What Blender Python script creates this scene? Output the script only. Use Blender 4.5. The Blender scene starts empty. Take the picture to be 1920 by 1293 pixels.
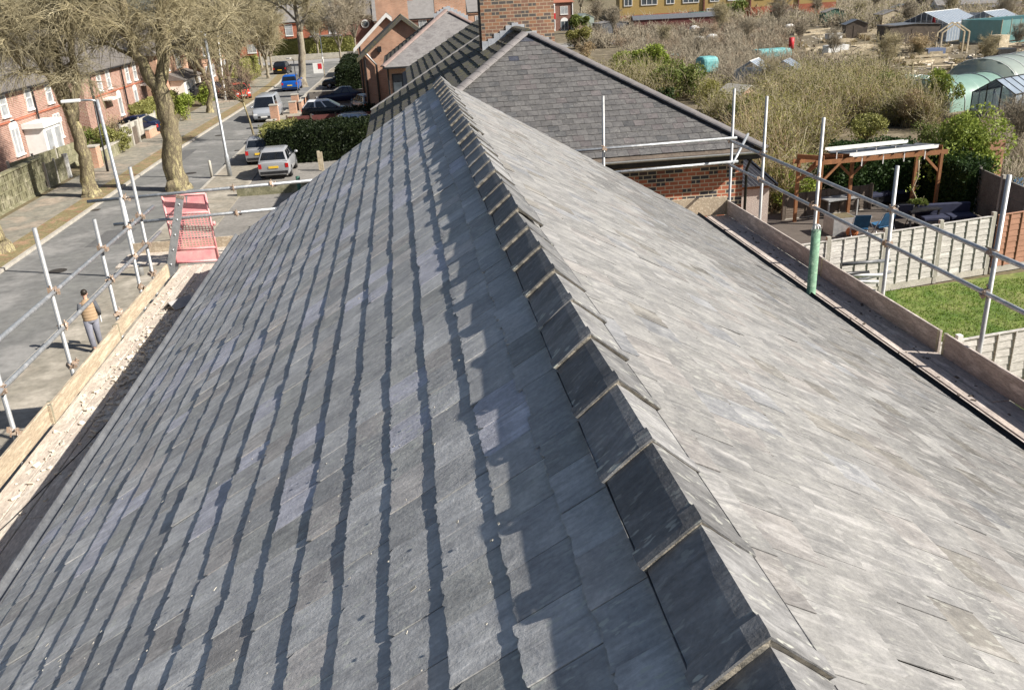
import bpy, math, random
import numpy as np
from mathutils import Vector, Matrix
PI = math.pi
rnd = random.Random(7)
S = bpy.context.scene
COL = S.collection

# ------------------------------------------------------------------ camera, sky, sun
CAM = np.array([-0.665, 0.0, 8.9])
FPX, YAW, PITCH, ROLL = 1625.4, 0.104527, 0.387203, -0.0537986
def cam_axes():
    f = np.array([math.sin(YAW)*math.cos(PITCH), math.cos(YAW)*math.cos(PITCH), -math.sin(PITCH)])
    r = np.array([math.cos(YAW), -math.sin(YAW), 0.0]); u = np.cross(r, f)
    return r*math.cos(ROLL)+u*math.sin(ROLL), -r*math.sin(ROLL)+u*math.cos(ROLL), f
CR, CU, CF = cam_axes()
cd = bpy.data.cameras.new("camera"); cam = bpy.data.objects.new("camera", cd); COL.objects.link(cam)
cd.sensor_fit = 'HORIZONTAL'; cd.sensor_width = 36.0; cd.lens = FPX/1920*36; cd.clip_start = 0.05; cd.clip_end = 3000
cam.matrix_world = Matrix(((CR[0], CU[0], -CF[0], CAM[0]), (CR[1], CU[1], -CF[1], CAM[1]), (CR[2], CU[2], -CF[2], CAM[2]), (0, 0, 0, 1)))
S.camera = cam
SUN_AZ, SUN_EL = math.radians(24.0), math.radians(37.4)      # azimuth measured from +X towards -Y
sdir = Vector((math.cos(SUN_AZ)*math.cos(SUN_EL), -math.sin(SUN_AZ)*math.cos(SUN_EL), math.sin(SUN_EL)))
ld = bpy.data.lights.new("sun", 'SUN'); ld.energy = 5.0; ld.angle = math.radians(0.5); ld.color = (1.0, 0.94, 0.85)
sun = bpy.data.objects.new("sun", ld); COL.objects.link(sun)
sun.rotation_euler = sdir.to_track_quat('Z', 'Y').to_euler(); sun.location = (20, -20, 40)
w = bpy.data.worlds.new("World"); S.world = w; w.use_nodes = True
nt = w.node_tree; nt.nodes.clear()
sky = nt.nodes.new('ShaderNodeTexSky'); sky.sky_type = 'NISHITA'; sky.sun_disc = False
sky.sun_elevation = SUN_EL; sky.sun_rotation = math.atan2(sdir.x, sdir.y); sky.dust_density = 1.5
bg = nt.nodes.new('ShaderNodeBackground'); bg.inputs[1].default_value = 0.052
wo = nt.nodes.new('ShaderNodeOutputWorld'); nt.links.new(sky.outputs[0], bg.inputs[0]); nt.links.new(bg.outputs[0], wo.inputs[0])
S.view_settings.view_transform = 'Standard'; S.view_settings.look = 'None'
S.view_settings.exposure = 0.80; S.view_settings.gamma = 1.0

def ray(px, py): return (px-960)/FPX*CR - (py-646.5)/FPX*CU + CF
def G(px, py, z=0.0):                      # where the sight line through a photo point meets height z
    d = ray(px, py); p = CAM + d*(z-CAM[2])/d[2]; return Vector(p)
def atY(px, py, Y): d = ray(px, py); return Vector(CAM + d*(Y-CAM[1])/d[1])
def atX(px, py, X): d = ray(px, py); return Vector(CAM + d*(X-CAM[0])/d[0])

# ------------------------------------------------------------------ object helpers
ORG = {}
def tag(o, label=None, cat=None, group=None, kind=None):
    if label: o['label'] = label
    if cat: o['category'] = cat
    if group: o['group'] = group
    if kind: o['kind'] = kind
    return o
def thing(name, label, cat, loc=(0, 0, 0), group=None):
    o = bpy.data.objects.new(name, None); COL.objects.link(o); o.location = loc; o.empty_display_size = .2
    ORG[o.name] = Vector(loc)
    return tag(o, label, cat, group)
def relabel(o, label, group=None):
    o['label'] = label
    if group: o['group'] = group
KIDS = {}
def copy_tree(o, parent=None):
    c = o.copy(); COL.objects.link(c)
    if parent is not None: c.parent = parent
    for ch in KIDS.get(o.name, []): copy_tree(ch, c)
    return c
def dup(root, loc, rz=0.0, sc=1.0, label=None, group=None):
    r = copy_tree(root); r.location = loc; r.rotation_euler = (0, 0, rz); r.scale = (sc, sc, sc) if not hasattr(sc, '__len__') else sc
    if label: r['label'] = label
    if group: r['group'] = group
    return r
def add_obj(name, me, parent=None):
    o = bpy.data.objects.new(name, me); COL.objects.link(o)
    if parent is not None:
        o.parent = parent; KIDS.setdefault(parent.name, []).append(o); ORG[o.name] = ORG[parent.name]
    else: ORG[o.name] = Vector((0, 0, 0))
    return o
BOXF = [(0, 3, 2, 1), (4, 5, 6, 7), (0, 1, 5, 4), (1, 2, 6, 5), (2, 3, 7, 6), (3, 0, 4, 7)]
class MB:
    def __init__(s): s.v = []; s.f = []; s.m = []; s.c = []
    def add(s, vs, fs, mi=0, col=None):
        b = len(s.v); s.v.extend([tuple(v) for v in vs])
        for f in fs: s.f.append(tuple(b+i for i in f)); s.m.append(mi); s.c.append(col)
        return s
    def box(s, x0, x1, y0, y1, z0, z1, mi=0, col=None):
        if x0 > x1: x0, x1 = x1, x0
        if y0 > y1: y0, y1 = y1, y0
        if z0 > z1: z0, z1 = z1, z0
        return s.add([(x0, y0, z0), (x1, y0, z0), (x1, y1, z0), (x0, y1, z0), (x0, y0, z1), (x1, y0, z1), (x1, y1, z1), (x0, y1, z1)], BOXF, mi, col)
    def obox(s, c, size, ax=None, mi=0, col=None):   # oriented box; ax = matrix 3x3
        c = Vector(c); h = Vector(size)/2; M3 = ax if ax is not None else Matrix.Identity(3)
        vs = [c + M3 @ Vector((sx*h.x, sy*h.y, sz*h.z)) for sz in (-1, 1) for sx, sy in ((-1, -1), (1, -1), (1, 1), (-1, 1))]
        return s.add(vs, BOXF, mi, col)
    def beam(s, p, q, wx, wz, mi=0, up=(0, 0, 1), col=None):
        p = Vector(p); q = Vector(q); d = q-p; L = d.length
        if L < 1e-6: return s
        y = d/L; u = Vector(up)
        if abs(y.dot(u)) > .98: u = Vector((1, 0, 0))
        x = y.cross(u).normalized(); z = x.cross(y)
        return s.obox((p+q)/2, (wx, L, wz), Matrix((x, y, z)).transposed(), mi, col)
    def tube(s, pts, rad, n=8, cap=True, mi=0, col=None):
        pts = [Vector(p) for p in pts]; k = len(pts)
        if not hasattr(rad, '__len__'): rad = [rad]*k
        vs = []; fs = []; pu = None
        for i, p in enumerate(pts):
            d = (pts[min(i+1, k-1)]-pts[max(i-1, 0)])
            d = d.normalized() if d.length > 1e-9 else Vector((0, 0, 1))
            if pu is None: u = d.orthogonal().normalized()
            else:
                u = pu-d*pu.dot(d); u = u.normalized() if u.length > 1e-6 else d.orthogonal().normalized()
            pu = u; v = d.cross(u)
            for j in range(n):
                a = 2*PI*j/n; vs.append(p+(u*math.cos(a)+v*math.sin(a))*rad[i])
        for i in range(k-1):
            for j in range(n): fs.append((i*n+j, i*n+(j+1) % n, (i+1)*n+(j+1) % n, (i+1)*n+j))
        if cap: fs.append(tuple(range(n-1, -1, -1))); fs.append(tuple((k-1)*n+j for j in range(n)))
        return s.add(vs, fs, mi, col)
    def loft(s, rings, closed=True, caps=True, mi=0):
        n = len(rings[0]); vs = [p for r in rings for p in r]; fs = []
        for i in range(len(rings)-1):
            for j in range(n if closed else n-1): fs.append((i*n+j, i*n+(j+1) % n, (i+1)*n+(j+1) % n, (i+1)*n+j))
        if caps: fs.append(tuple(range(n-1, -1, -1))); fs.append(tuple((len(rings)-1)*n+j for j in range(n)))
        return s.add(vs, fs, mi)
    def poly(s, pts, mi=0, col=None): return s.add(pts, [tuple(range(len(pts)))], mi, col)
    def prism(s, pts, off, mi=0):           # polygon swept by an offset vector
        n = len(pts); off = Vector(off); a = [Vector(p) for p in pts]
        return s.add(a+[p+off for p in a], [tuple(range(n-1, -1, -1)), tuple(range(n, 2*n))]+[(i, (i+1) % n, n+(i+1) % n, n+i) for i in range(n)], mi)
    def ball(s, c, r, nu=10, nv=7, mi=0, sq=None):
        c = Vector(c); rr = (r, r, r) if not hasattr(r, '__len__') else r; rings = []
        for i in range(1, nv):
            t = PI*i/nv; rings.append([c+Vector((rr[0]*math.sin(t)*math.cos(2*PI*j/nu), rr[1]*math.sin(t)*math.sin(2*PI*j/nu), -rr[2]*math.cos(t))) for j in range(nu)])
        return s.loft(rings, mi=mi)
    def build(s, name, mats, parent=None, smooth=False, world=True):
        me = bpy.data.meshes.new(name)
        if not isinstance(mats, (list, tuple)): mats = [mats]
        v = s.v
        if parent is not None and world:
            o = ORG[parent.name]; v = [(p[0]-o.x, p[1]-o.y, p[2]-o.z) for p in v]
        me.from_pydata(v, [], s.f)
        for m in mats: me.materials.append(m)
        if len(mats) > 1: me.polygons.foreach_set('material_index', s.m)
        if any(c is not None for c in s.c):
            at = me.color_attributes.new('tint', 'FLOAT_COLOR', 'CORNER'); arr = []
            for p, c in zip(s.f, s.c):
                c = c or (.5, .5, .5); arr.extend((c[0], c[1], c[2], 1.0)*len(p))
            at.data.foreach_set('color', arr)
        if smooth: me.polygons.foreach_set('use_smooth', [True]*len(me.polygons))
        me.update()
        return add_obj(name, me, parent)
def bevel(o, wd, seg=2):
    m = o.modifiers.new('bevel', 'BEVEL'); m.width = wd; m.segments = seg; m.limit_method = 'ANGLE'; m.angle_limit = math.radians(35); return o
def np_mesh(name, V, Q, mat, parent=None, smooth=False, tri=False):
    me = bpy.data.meshes.new(name); k = Q.shape[1]
    me.vertices.add(len(V)); me.vertices.foreach_set('co', V.astype(np.float32).ravel())
    me.loops.add(Q.size); me.loops.foreach_set('vertex_index', Q.astype(np.int32).ravel())
    me.polygons.add(len(Q)); me.polygons.foreach_set('loop_start', np.arange(0, Q.size, k, dtype=np.int32))
    me.update(calc_edges=True); me.validate()
    me.materials.append(mat)
    if smooth: me.polygons.foreach_set('use_smooth', [True]*len(me.polygons))
    return add_obj(name, me, parent)

# ------------------------------------------------------------------ materials
def nodes(name):
    m = bpy.data.materials.new(name); m.use_nodes = True; t = m.node_tree; t.nodes.clear()
    o = t.nodes.new('ShaderNodeOutputMaterial'); b = t.nodes.new('ShaderNodeBsdfPrincipled'); t.links.new(b.outputs[0], o.inputs[0])
    return m, t, b
def N(t, typ, **kw):
    n = t.nodes.new(typ)
    for k, v in kw.items(): setattr(n, k, v)
    return n
def L(t, a, b): t.links.new(a, b)
def ramp(t, stops, fac=None):
    r = N(t, 'ShaderNodeValToRGB'); e = r.color_ramp.elements
    while len(e) > 1: e.remove(e[-1])
    e[0].position = stops[0][0]; c = stops[0][1]; e[0].color = (*c, 1) if len(c) == 3 else c
    for p, c in stops[1:]:
        k = e.new(p); k.color = (*c, 1) if len(c) == 3 else c
    if fac is not None: L(t, fac, r.inputs[0])
    return r
def mix(t, a, b, fac, mode='MIX'):
    n = N(t, 'ShaderNodeMix', data_type='RGBA', blend_type=mode)
    for i, x in ((6, a), (7, b), (0, fac)):
        if hasattr(x, 'links'): L(t, x, n.inputs[i])
        elif i == 0: n.inputs[0].default_value = x
        else: n.inputs[i].default_value = (*x, 1)
    return n.outputs[2]
def coords(t, scale=(1, 1, 1), rot=(0, 0, 0), kind='Object'):
    tc = N(t, 'ShaderNodeTexCoord'); mp = N(t, 'ShaderNodeMapping'); L(t, tc.outputs[kind], mp.inputs[0])
    mp.inputs['Scale'].default_value = scale; mp.inputs['Rotation'].default_value = rot; return mp.outputs[0]
def noise(t, vec, scale, detail=5, rough=.6, dist=0.0):
    n = N(t, 'ShaderNodeTexNoise'); n.inputs['Scale'].default_value = scale; n.inputs['Detail'].default_value = detail
    n.inputs['Roughness'].default_value = rough; n.inputs['Distortion'].default_value = dist; L(t, vec, n.inputs['Vector']); return n
def bump(t, b, h, strength, dist=.02):
    n = N(t, 'ShaderNodeBump'); n.inputs['Strength'].default_value = strength; n.inputs['Distance'].default_value = dist
    L(t, h, n.inputs['Height']); L(t, n.outputs[0], b.inputs['Normal'])
def mat(name, c1, c2=None, scale=6, rough=.75, metal=0.0, st=(1, 1, 1), bp=0.0, c3=None, spec=.35, rand=0.0, lo=.35, hi=.65, fine=0.0, kind='Object'):
    m, t, b = nodes(name); b.inputs['Roughness'].default_value = rough; b.inputs['Metallic'].default_value = metal
    b.inputs['Specular IOR Level'].default_value = spec
    c2 = c2 or tuple(x*.8 for x in c1)
    v = coords(t, st, kind=kind); n = noise(t, v, scale)
    stops = [(lo, c1), (hi, c2)] if c3 is None else [(lo, c1), ((lo+hi)/2, c2), (hi, c3)]
    out = ramp(t, stops, n.outputs[0]).outputs[0]
    if fine > 0:
        n2 = noise(t, v, scale*9, 4); out = mix(t, out, ramp(t, [(.3, (1-fine,)*3), (.7, (1+fine,)*3)], n2.outputs[0]).outputs[0], 1.0, 'MULTIPLY')
    if rand > 0:
        oi = N(t, 'ShaderNodeObjectInfo'); out = mix(t, out, ramp(t, [(0, (1-rand,)*3), (1, (1+rand, 1+rand*.9, 1+rand*.7))], oi.outputs['Random']).outputs[0], 1.0, 'MULTIPLY')
    L(t, out, b.inputs['Base Color'])
    if bp > 0: bump(t, b, n.outputs[0], bp)
    return m
def brick_mat(name, ca, cb, mortar=(.42, .37, .31), bw=.23, rh=.082, ms=.011, bias=0.0, dark=None, grime=.25):
    m, t, b = nodes(name); b.inputs['Roughness'].default_value = .85; b.inputs['Specular IOR Level'].default_value = .2
    tc = N(t, 'ShaderNodeTexCoord'); sx = N(t, 'ShaderNodeSeparateXYZ'); L(t, tc.outputs['Object'], sx.inputs[0])
    ad = N(t, 'ShaderNodeMath', operation='ADD'); L(t, sx.outputs[0], ad.inputs[0]); L(t, sx.outputs[1], ad.inputs[1])
    cx = N(t, 'ShaderNodeCombineXYZ'); L(t, ad.outputs[0], cx.inputs[0]); L(t, sx.outputs[2], cx.inputs[1])
    br = N(t, 'ShaderNodeTexBrick'); L(t, cx.outputs[0], br.inputs['Vector']); br.inputs['Scale'].default_value = 1
    br.inputs['Brick Width'].default_value = bw; br.inputs['Row Height'].default_value = rh; br.inputs['Mortar Size'].default_value = ms
    br.inputs['Color1'].default_value = (*ca, 1); br.inputs['Color2'].default_value = (*cb, 1); br.inputs['Mortar'].default_value = (*mortar, 1); br.inputs['Bias'].default_value = bias
    br.inputs['Mortar Smooth'].default_value = .2
    out = br.outputs[0]
    if dark is not None:      # scattered burnt bricks: cell noise per brick
        fl = N(t, 'ShaderNodeVectorMath', operation='DIVIDE'); L(t, cx.outputs[0], fl.inputs[0]); fl.inputs[1].default_value = (bw*1.0, rh, 1)
        f2 = N(t, 'ShaderNodeVectorMath', operation='FLOOR'); L(t, fl.outputs[0], f2.inputs[0])
        wn = N(t, 'ShaderNodeTexWhiteNoise'); L(t, f2.outputs[0], wn.inputs['Vector'])
        k = ramp(t, [(.66, (0, 0, 0)), (.72, (1, 1, 1))], wn.outputs['Value']).outputs[0]
        inv = N(t, 'ShaderNodeMath', operation='SUBTRACT'); inv.inputs[0].default_value = 1; L(t, br.outputs['Fac'], inv.inputs[1])
        mm = N(t, 'ShaderNodeMath', operation='MULTIPLY'); L(t, k, mm.inputs[0]); L(t, inv.outputs[0], mm.inputs[1])
        out = mix(t, out, dark, mm.outputs[0])
    n = noise(t, tc.outputs['Object'], .9, 6); out = mix(t, out, ramp(t, [(.3, (1-grime,)*3), (.7, (1.1,)*3)], n.outputs[0]).outputs[0], 1.0, 'MULTIPLY')
    L(t, out, b.inputs['Base Color']); bump(t, b, br.outputs['Fac'], -.4, .01)
    return m
def slate_mat(name, rot, streak, vein, veincol, lichen=.5, rough=.62, sy=3.4):
    m, t, b = nodes(name); b.inputs['Specular IOR Level'].default_value = .4
    tc = N(t, 'ShaderNodeTexCoord'); at = N(t, 'ShaderNodeAttribute', attribute_name='tint')
    sc = N(t, 'ShaderNodeVectorMath', operation='SCALE'); L(t, at.outputs['Color'], sc.inputs[0]); sc.inputs['Scale'].default_value = 60
    mp = N(t, 'ShaderNodeMapping'); L(t, tc.outputs['Object'], mp.inputs[0]); mp.inputs['Rotation'].default_value = (0, rot, math.radians(0))
    ad = N(t, 'ShaderNodeVectorMath', operation='ADD'); L(t, mp.outputs[0], ad.inputs[0]); L(t, sc.outputs[0], ad.inputs[1])
    st = N(t, 'ShaderNodeVectorMath', operation='MULTIPLY'); L(t, ad.outputs[0], st.inputs[0]); st.inputs[1].default_value = (1.0, sy, 1.0)
    n1 = noise(t, st.outputs[0], 3.0, 8, .7, 1.2)                      # riven grain running down the slope
    n2 = noise(t, ad.outputs[0], 7, 6, .65)                            # blotches
    n3 = noise(t, ad.outputs[0], 55, 4, .6)                            # fine grit
    out = mix(t, at.outputs['Color'], ramp(t, [(.25, (1-streak,)*3), (.75, (1+streak,)*3)], n1.outputs[0]).outputs[0], 1.0, 'MULTIPLY')
    out = mix(t, out, ramp(t, [(.3, (.72, .72, .73)), (.7, (1.24, 1.23, 1.2))], n2.outputs[0]).outputs[0], 1.0, 'MULTIPLY')
    out = mix(t, out, ramp(t, [(.3, (.86,)*3), (.7, (1.14,)*3)], n3.outputs[0]).outputs[0], 1.0, 'MULTIPLY')
    n4 = noise(t, st.outputs[0], 2.3, 7, .7, 1.6)                      # pale mineral veins
    out = mix(t, out, veincol, ramp(t, [(.60-.12*vein, (0, 0, 0)), (.72, (.55*vein,)*3)], n4.outputs[0]).outputs[0])
    vo = N(t, 'ShaderNodeMapping'); L(t, ad.outputs[0], vo.inputs[0]); vo.inputs['Scale'].default_value = (16, 40, 16)
    n5 = noise(t, vo.outputs[0], 1.0, 2, .5); n6 = noise(t, mp.outputs[0], 1.1, 3, .5)
    k = ramp(t, [(.61, (0, 0, 0)), (.66, (1, 1, 1))], n5.outputs[0]).outputs[0]
    k2 = ramp(t, [(.40, (.22,)*3), (.62, (1,)*3)], n6.outputs[0]).outputs[0]
    mm = N(t, 'ShaderNodeMath', operation='MULTIPLY'); L(t, k, mm.inputs[0]); L(t, k2, mm.inputs[1])
    m2 = N(t, 'ShaderNodeMath', operation='MULTIPLY'); L(t, mm.outputs[0], m2.inputs[0]); m2.inputs[1].default_value = lichen
    out = mix(t, out, (.52, .53, .47), m2.outputs[0])
    L(t, out, b.inputs['Base Color'])
    L(t, ramp(t, [(.3, (rough-.12,)*3), (.7, (rough+.15,)*3)], n2.outputs[0]).outputs[0], b.inputs['Roughness'])
    h = mix(t, n1.outputs[0], n3.outputs[0], .35); bump(t, b, h, .55, .012)
    return m
def leaf_mat(name, c1, c2, c3=None, scale=1.2, rand=.12, trans=.25):
    m, t, b = nodes(name); b.inputs['Roughness'].default_value = .6; b.inputs['Specular IOR Level'].default_value = .25
    v = coords(t); n = noise(t, v, scale, 4); n2 = noise(t, v, scale*14, 2)
    h = mix(t, n.outputs[0], n2.outputs[0], .55)
    out = ramp(t, [(.36, c1), (.5, c2), (.64, c3 or c2)], h).outputs[0]
    oi = N(t, 'ShaderNodeObjectInfo'); out = mix(t, out, ramp(t, [(0, (1-rand,)*3), (1, (1+rand,)*3)], oi.outputs['Random']).outputs[0], 1.0, 'MULTIPLY')
    L(t, out, b.inputs['Base Color'])
    o = [x for x in t.nodes if x.type == 'OUTPUT_MATERIAL'][0]
    tr = N(t, 'ShaderNodeBsdfTranslucent'); L(t, out, tr.inputs[0]); ms = N(t, 'ShaderNodeMixShader'); ms.inputs[0].default_value = trans
    L(t, b.outputs[0], ms.inputs[1]); L(t, tr.outputs[0], ms.inputs[2]); L(t, ms.outputs[0], o.inputs[0])
    return m
def glass_mat(name, col, rough=.08, spec=.6): return mat(name, col, tuple(x*.6 for x in col), 1.5, rough, spec=spec)
def sheer(name, col, alpha):
    m, t, b = nodes(name); b.inputs['Base Color'].default_value = (*col, 1); b.inputs['Roughness'].default_value = .35; b.inputs['Alpha'].default_value = alpha
    v = coords(t); n = noise(t, v, 2.5, 4); L(t, mix(t, col, tuple(x*.7 for x in col), n.outputs[0]), b.inputs['Base Color']); return m

M = {}
M['slate_l'] = slate_mat('slate_street', math.radians(-32.5), .30, .6, (.5, .5, .48), .85, .62, 8.0)
M['slate_r'] = slate_mat('slate_garden', math.radians(30.45), .15, .65, (.68, .66, .64), .35, .7)
M['ridge'] = slate_mat('ridge_clay', 0.0, .5, .5, (.4, .39, .36), 1.0)
M['mortar'] = mat('mortar', (.52, .46, .37), (.30, .27, .22), 18, .9, bp=.6, c3=(.16, .15, .13))
M['galv'] = mat('galvanised_tube', (.46, .48, .50), (.33, .35, .37), 7, .45, .45, bp=.05, c3=(.56, .57, .58), fine=.12)
M['galv2'] = mat('weathered_tube', (.34, .35, .36), (.46, .46, .45), 9, .5, .4, fine=.15)
M['rust'] = mat('rusty_coupler', (.42, .37, .31), (.30, .19, .12), 30, .7, .3, c3=(.55, .53, .5))
M['board'] = mat('scaffold_board', (.50, .42, .31), (.34, .275, .20), 2, .85, st=(7, .8, 7), c3=(.55, .475, .36), fine=.3, bp=.15)
M['board_d'] = mat('dusty_deck_board', (.56, .49, .42), (.42, .365, .31), 2.2, .9, st=(3, .7, 3), c3=(.62, .57, .50), fine=.3, bp=.1)
M['board_g'] = mat('grey_deck_board', (.50, .43, .38), (.36, .31, .28), 3.2, .9, st=(3, .7, 3), c3=(.6, .53, .48), fine=.25, bp=.1)
M['hoop'] = mat('band_iron', (.5, .5, .4), (.35, .3, .2), 30, .5, .6)
M['gutter'] = mat('gutter_plastic', (.10, .105, .115), (.16, .165, .175), 5, .35, fine=.15)
M['black_pl'] = mat('black_plastic', (.012, .012, .014), (.03, .03, .033), 6, .35)
M['white_pl'] = mat('white_plastic', (.80, .80, .78), (.70, .70, .68), 5, .4)
M['lead'] = mat('lead_sheet', (.55, .57, .60), (.40, .42, .46), 6, .5, .2)
M['pink'] = mat('faded_red_plastic', (.74, .28, .30), (.82, .42, .40), 5, .6, fine=.1)
M['alu'] = mat('ladder_aluminium', (.60, .61, .62), (.44, .45, .46), 9, .4, .7, fine=.15)
M['asphalt'] = mat('asphalt', (.185, .185, .175), (.155, .155, .15), .35, .9, bp=.2, c3=(.25, .245, .235), fine=.18)
M['asphalt2'] = mat('junction_asphalt', (.30, .29, .28), (.25, .245, .235), .4, .9, fine=.15)
M['pave'] = mat('pavement', (.33, .29, .235), (.24, .22, .18), .5, .9, c3=(.38, .345, .29), fine=.22, bp=.1)
M['pave_l'] = mat('pavement_leafy', (.30, .27, .215), (.21, .20, .165), .45, .9, c3=(.34, .28, .22), fine=.25, bp=.1)
M['kerb'] = mat('kerb_stone', (.44, .41, .36), (.33, .31, .27), 3, .85, fine=.2)
M['verge'] = mat('leaf_litter_verge', (.25, .15, .09), (.19, .175, .085), 1.6, .95, c3=(.33, .21, .13), fine=.35)
M['drive'] = mat('driveway', (.25, .235, .215), (.19, .18, .165), .6, .9, fine=.2)
M['soil'] = mat('soil', (.17, .13, .085), (.13, .11, .06), .5, .95, c3=(.23, .19, .125), fine=.35, bp=.3)
M['soil2'] = mat('allotment_soil', (.18, .145, .095), (.11, .09, .055), .5, .95, c3=(.24, .20, .14), fine=.5, bp=.3)
M['lawn'] = mat('lawn', (.07, .13, .02), (.13, .17, .04), .9, .9, c3=(.19, .20, .07), fine=.4, bp=.3)
M['grass'] = leaf_mat('grass_blades', (.085, .14, .018), (.15, .235, .032), (.23, .31, .06), .45)
M['brick_near'] = brick_mat('brick_neighbour', (.46, .15, .085), (.36, .125, .075), (.52, .44, .33), .235, .105, .013, dark=(.07, .065, .07))
M['brick_ch'] = brick_mat('brick_chimney', (.36, .19, .11), (.24, .135, .10), (.42, .33, .24), .24, .105, .012, dark=(.11, .10, .095))
M['brick_o'] = brick_mat('brick_orange', (.58, .31, .20), (.47, .235, .15), (.52, .44, .35))
M['brick_r'] = brick_mat('brick_red', (.47, .12, .06), (.38, .095, .05), (.40, .25, .18))
M['brick_p'] = brick_mat('brick_pink', (.38, .20, .15), (.26, .125, .095), (.47, .39, .33), .26, .10, .014)
M['brick_b'] = brick_mat('brick_brown', (.21, .095, .07), (.16, .075, .06), (.26, .18, .15))
M['mosstile'] = mat('mossy_tile', (.115, .105, .09), (.085, .082, .075), 4, .9, c3=(.15, .14, .07), fine=.35, bp=.5)
M['tile_dk'] = mat('dark_roof_tile', (.12, .11, .105), (.16, .145, .13), 3, .85, fine=.25, bp=.3)
M['hipslate'] = slate_mat('hip_slate', 0.0, .12, .15, (.3, .29, .28), .25)
M['feltslate'] = mat('plain_grey_slates', (.17, .16, .16), (.22, .21, .205), .9, .8, fine=.15, c3=(.14, .13, .13))
M['farslate'] = mat('far_grey_slates', (.19, .18, .175), (.23, .22, .215), 1.5, .8, fine=.12)
M['redtile'] = mat('red_roof_tile', (.33, .13, .08), (.26, .10, .065), 2, .8, fine=.2)
M['hipclay'] = mat('hip_tile_clay', (.20, .185, .183), (.155, .145, .145), 5, .75, fine=.15, bp=.1)
M['white'] = mat('white_paint', (.80, .80, .78), (.72, .72, .70), 3, .45)
M['render_w'] = mat('white_render', (.78, .75, .70), (.70, .66, .60), 2, .8)
M['glass'] = glass_mat('window_glass', (.10, .12, .14))
M['glass_lt'] = glass_mat('curtained_glass', (.42, .44, .46), .15)
M['yellow'] = mat('yellow_cladding', (.44, .31, .12), (.39, .275, .105), 1.0, .7, st=(1, 1, 6), fine=.08)
M['bark'] = mat('mossy_bark', (.27, .235, .135), (.13, .105, .07), 3.0, .9, st=(1.6, 1.6, .5), bp=1.0, c3=(.36, .315, .17), fine=.65)
M['bark2'] = mat('grey_bark', (.22, .19, .14), (.28, .25, .19), 3, .9, st=(1, 1, .4), bp=.6, c3=(.14, .11, .08), fine=.3)
M['twig'] = mat('bare_twigs', (.42, .37, .235), (.29, .25, .15), .8, .9, c3=(.50, .45, .31), rand=.12)
M['twig_r'] = mat('reddish_twigs', (.25, .185, .125), (.31, .24, .165), .8, .9, c3=(.19, .125, .10), rand=.12)
M['twig_g'] = mat('grey_twigs', (.25, .215, .16), (.345, .305, .235), .35, .9, c3=(.175, .145, .105), rand=.15)
M['olive'] = leaf_mat('olive_scrub_leaf', (.11, .115, .026), (.23, .22, .058), (.37, .34, .12), .22)
M['tan'] = leaf_mat('dry_reed', (.34, .255, .15), (.42, .33, .20), (.29, .205, .12), .9)
M['green_b'] = leaf_mat('bright_leaf', (.16, .21, .03), (.24, .30, .05), (.31, .36, .08))
M['green_m'] = leaf_mat('mid_leaf', (.09, .125, .028), (.15, .185, .045), (.205, .245, .065))
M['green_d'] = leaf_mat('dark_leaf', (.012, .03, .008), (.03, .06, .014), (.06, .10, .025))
M['ivy'] = leaf_mat('ivy_leaf', (.12, .165, .03), (.27, .34, .06), (.44, .50, .16))
M['hedge_d'] = leaf_mat('shade_toned_hedge_leaf', (.008, .015, .005), (.014, .025, .007), (.03, .042, .010), 1.5)  # leaf colour darkened to stand in for shade cast by the houses
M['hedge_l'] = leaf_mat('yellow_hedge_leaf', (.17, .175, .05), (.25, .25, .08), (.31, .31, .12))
M['fence_p'] = mat('pale_fence_wood', (.55, .525, .50), (.41, .39, .365), 2.0, .85, st=(.7, .7, 5), c3=(.62, .595, .565), fine=.3)
M['fence_b'] = mat('brown_fence_wood', (.40, .215, .145), (.31, .165, .11), 2.5, .85, st=(.6, .6, 5), fine=.18)
M['concrete'] = mat('concrete', (.47, .445, .39), (.36, .34, .295), 2, .9, fine=.18, bp=.15)
M['conc_moss'] = mat('mossy_concrete', (.25, .235, .15), (.17, .165, .10), 1.6, .95, c3=(.33, .31, .22), fine=.25, bp=.2)
M['conc_d'] = mat('dark_concrete_panel', (.20, .185, .165), (.13, .12, .11), 2, .9, fine=.25, bp=.2)
M['pergola'] = mat('pergola_timber', (.30, .135, .06), (.22, .10, .045), 3, .7, st=(1, 1, .4), fine=.2)
M['timber'] = mat('weathered_timber', (.50, .42, .29), (.37, .31, .22), 2, .85, c3=(.57, .50, .37), fine=.2)
M['timber_d'] = mat('old_dark_timber', (.15, .12, .095), (.10, .08, .065), 2, .9, fine=.25)
M['pebble'] = mat('pebbledash', (.55, .48, .42), (.36, .30, .27), 28, .95, bp=.6, c3=(.62, .55, .48))
M['corrug'] = mat('corrugated_sheet', (.09, .09, .095), (.14, .14, .145), 3, .4, .2)
M['teal'] = sheer('teal_netting', (.17, .36, .36), .72)
M['cyan'] = mat('cyan_tarpaulin', (.11, .33, .34), (.17, .42, .42), 2, .6, bp=.4, c3=(.09, .27, .29))
M['tunnel'] = sheer('grey_green_film', (.36, .42, .38), .80)
M['net_g'] = sheer('green_netting', (.30, .47, .40), .72)
M['pane'] = sheer('greenhouse_pane', (.36, .43, .52), .66)
M['pane_b'] = sheer('blue_greenhouse_pane', (.17, .22, .36), .8)
M['tarp_g'] = mat('dark_green_tarpaulin', (.02, .16, .11), (.04, .20, .14), 3, .5)
M['tyre'] = mat('tyre', (.015, .015, .016), (.025, .025, .026), 9, .8)
M['rim'] = mat('wheel_rim', (.45, .45, .46), (.32, .32, .33), 9, .3, .8)
M['carglass'] = glass_mat('car_glass', (.012, .015, .02), .05, .8)
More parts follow.
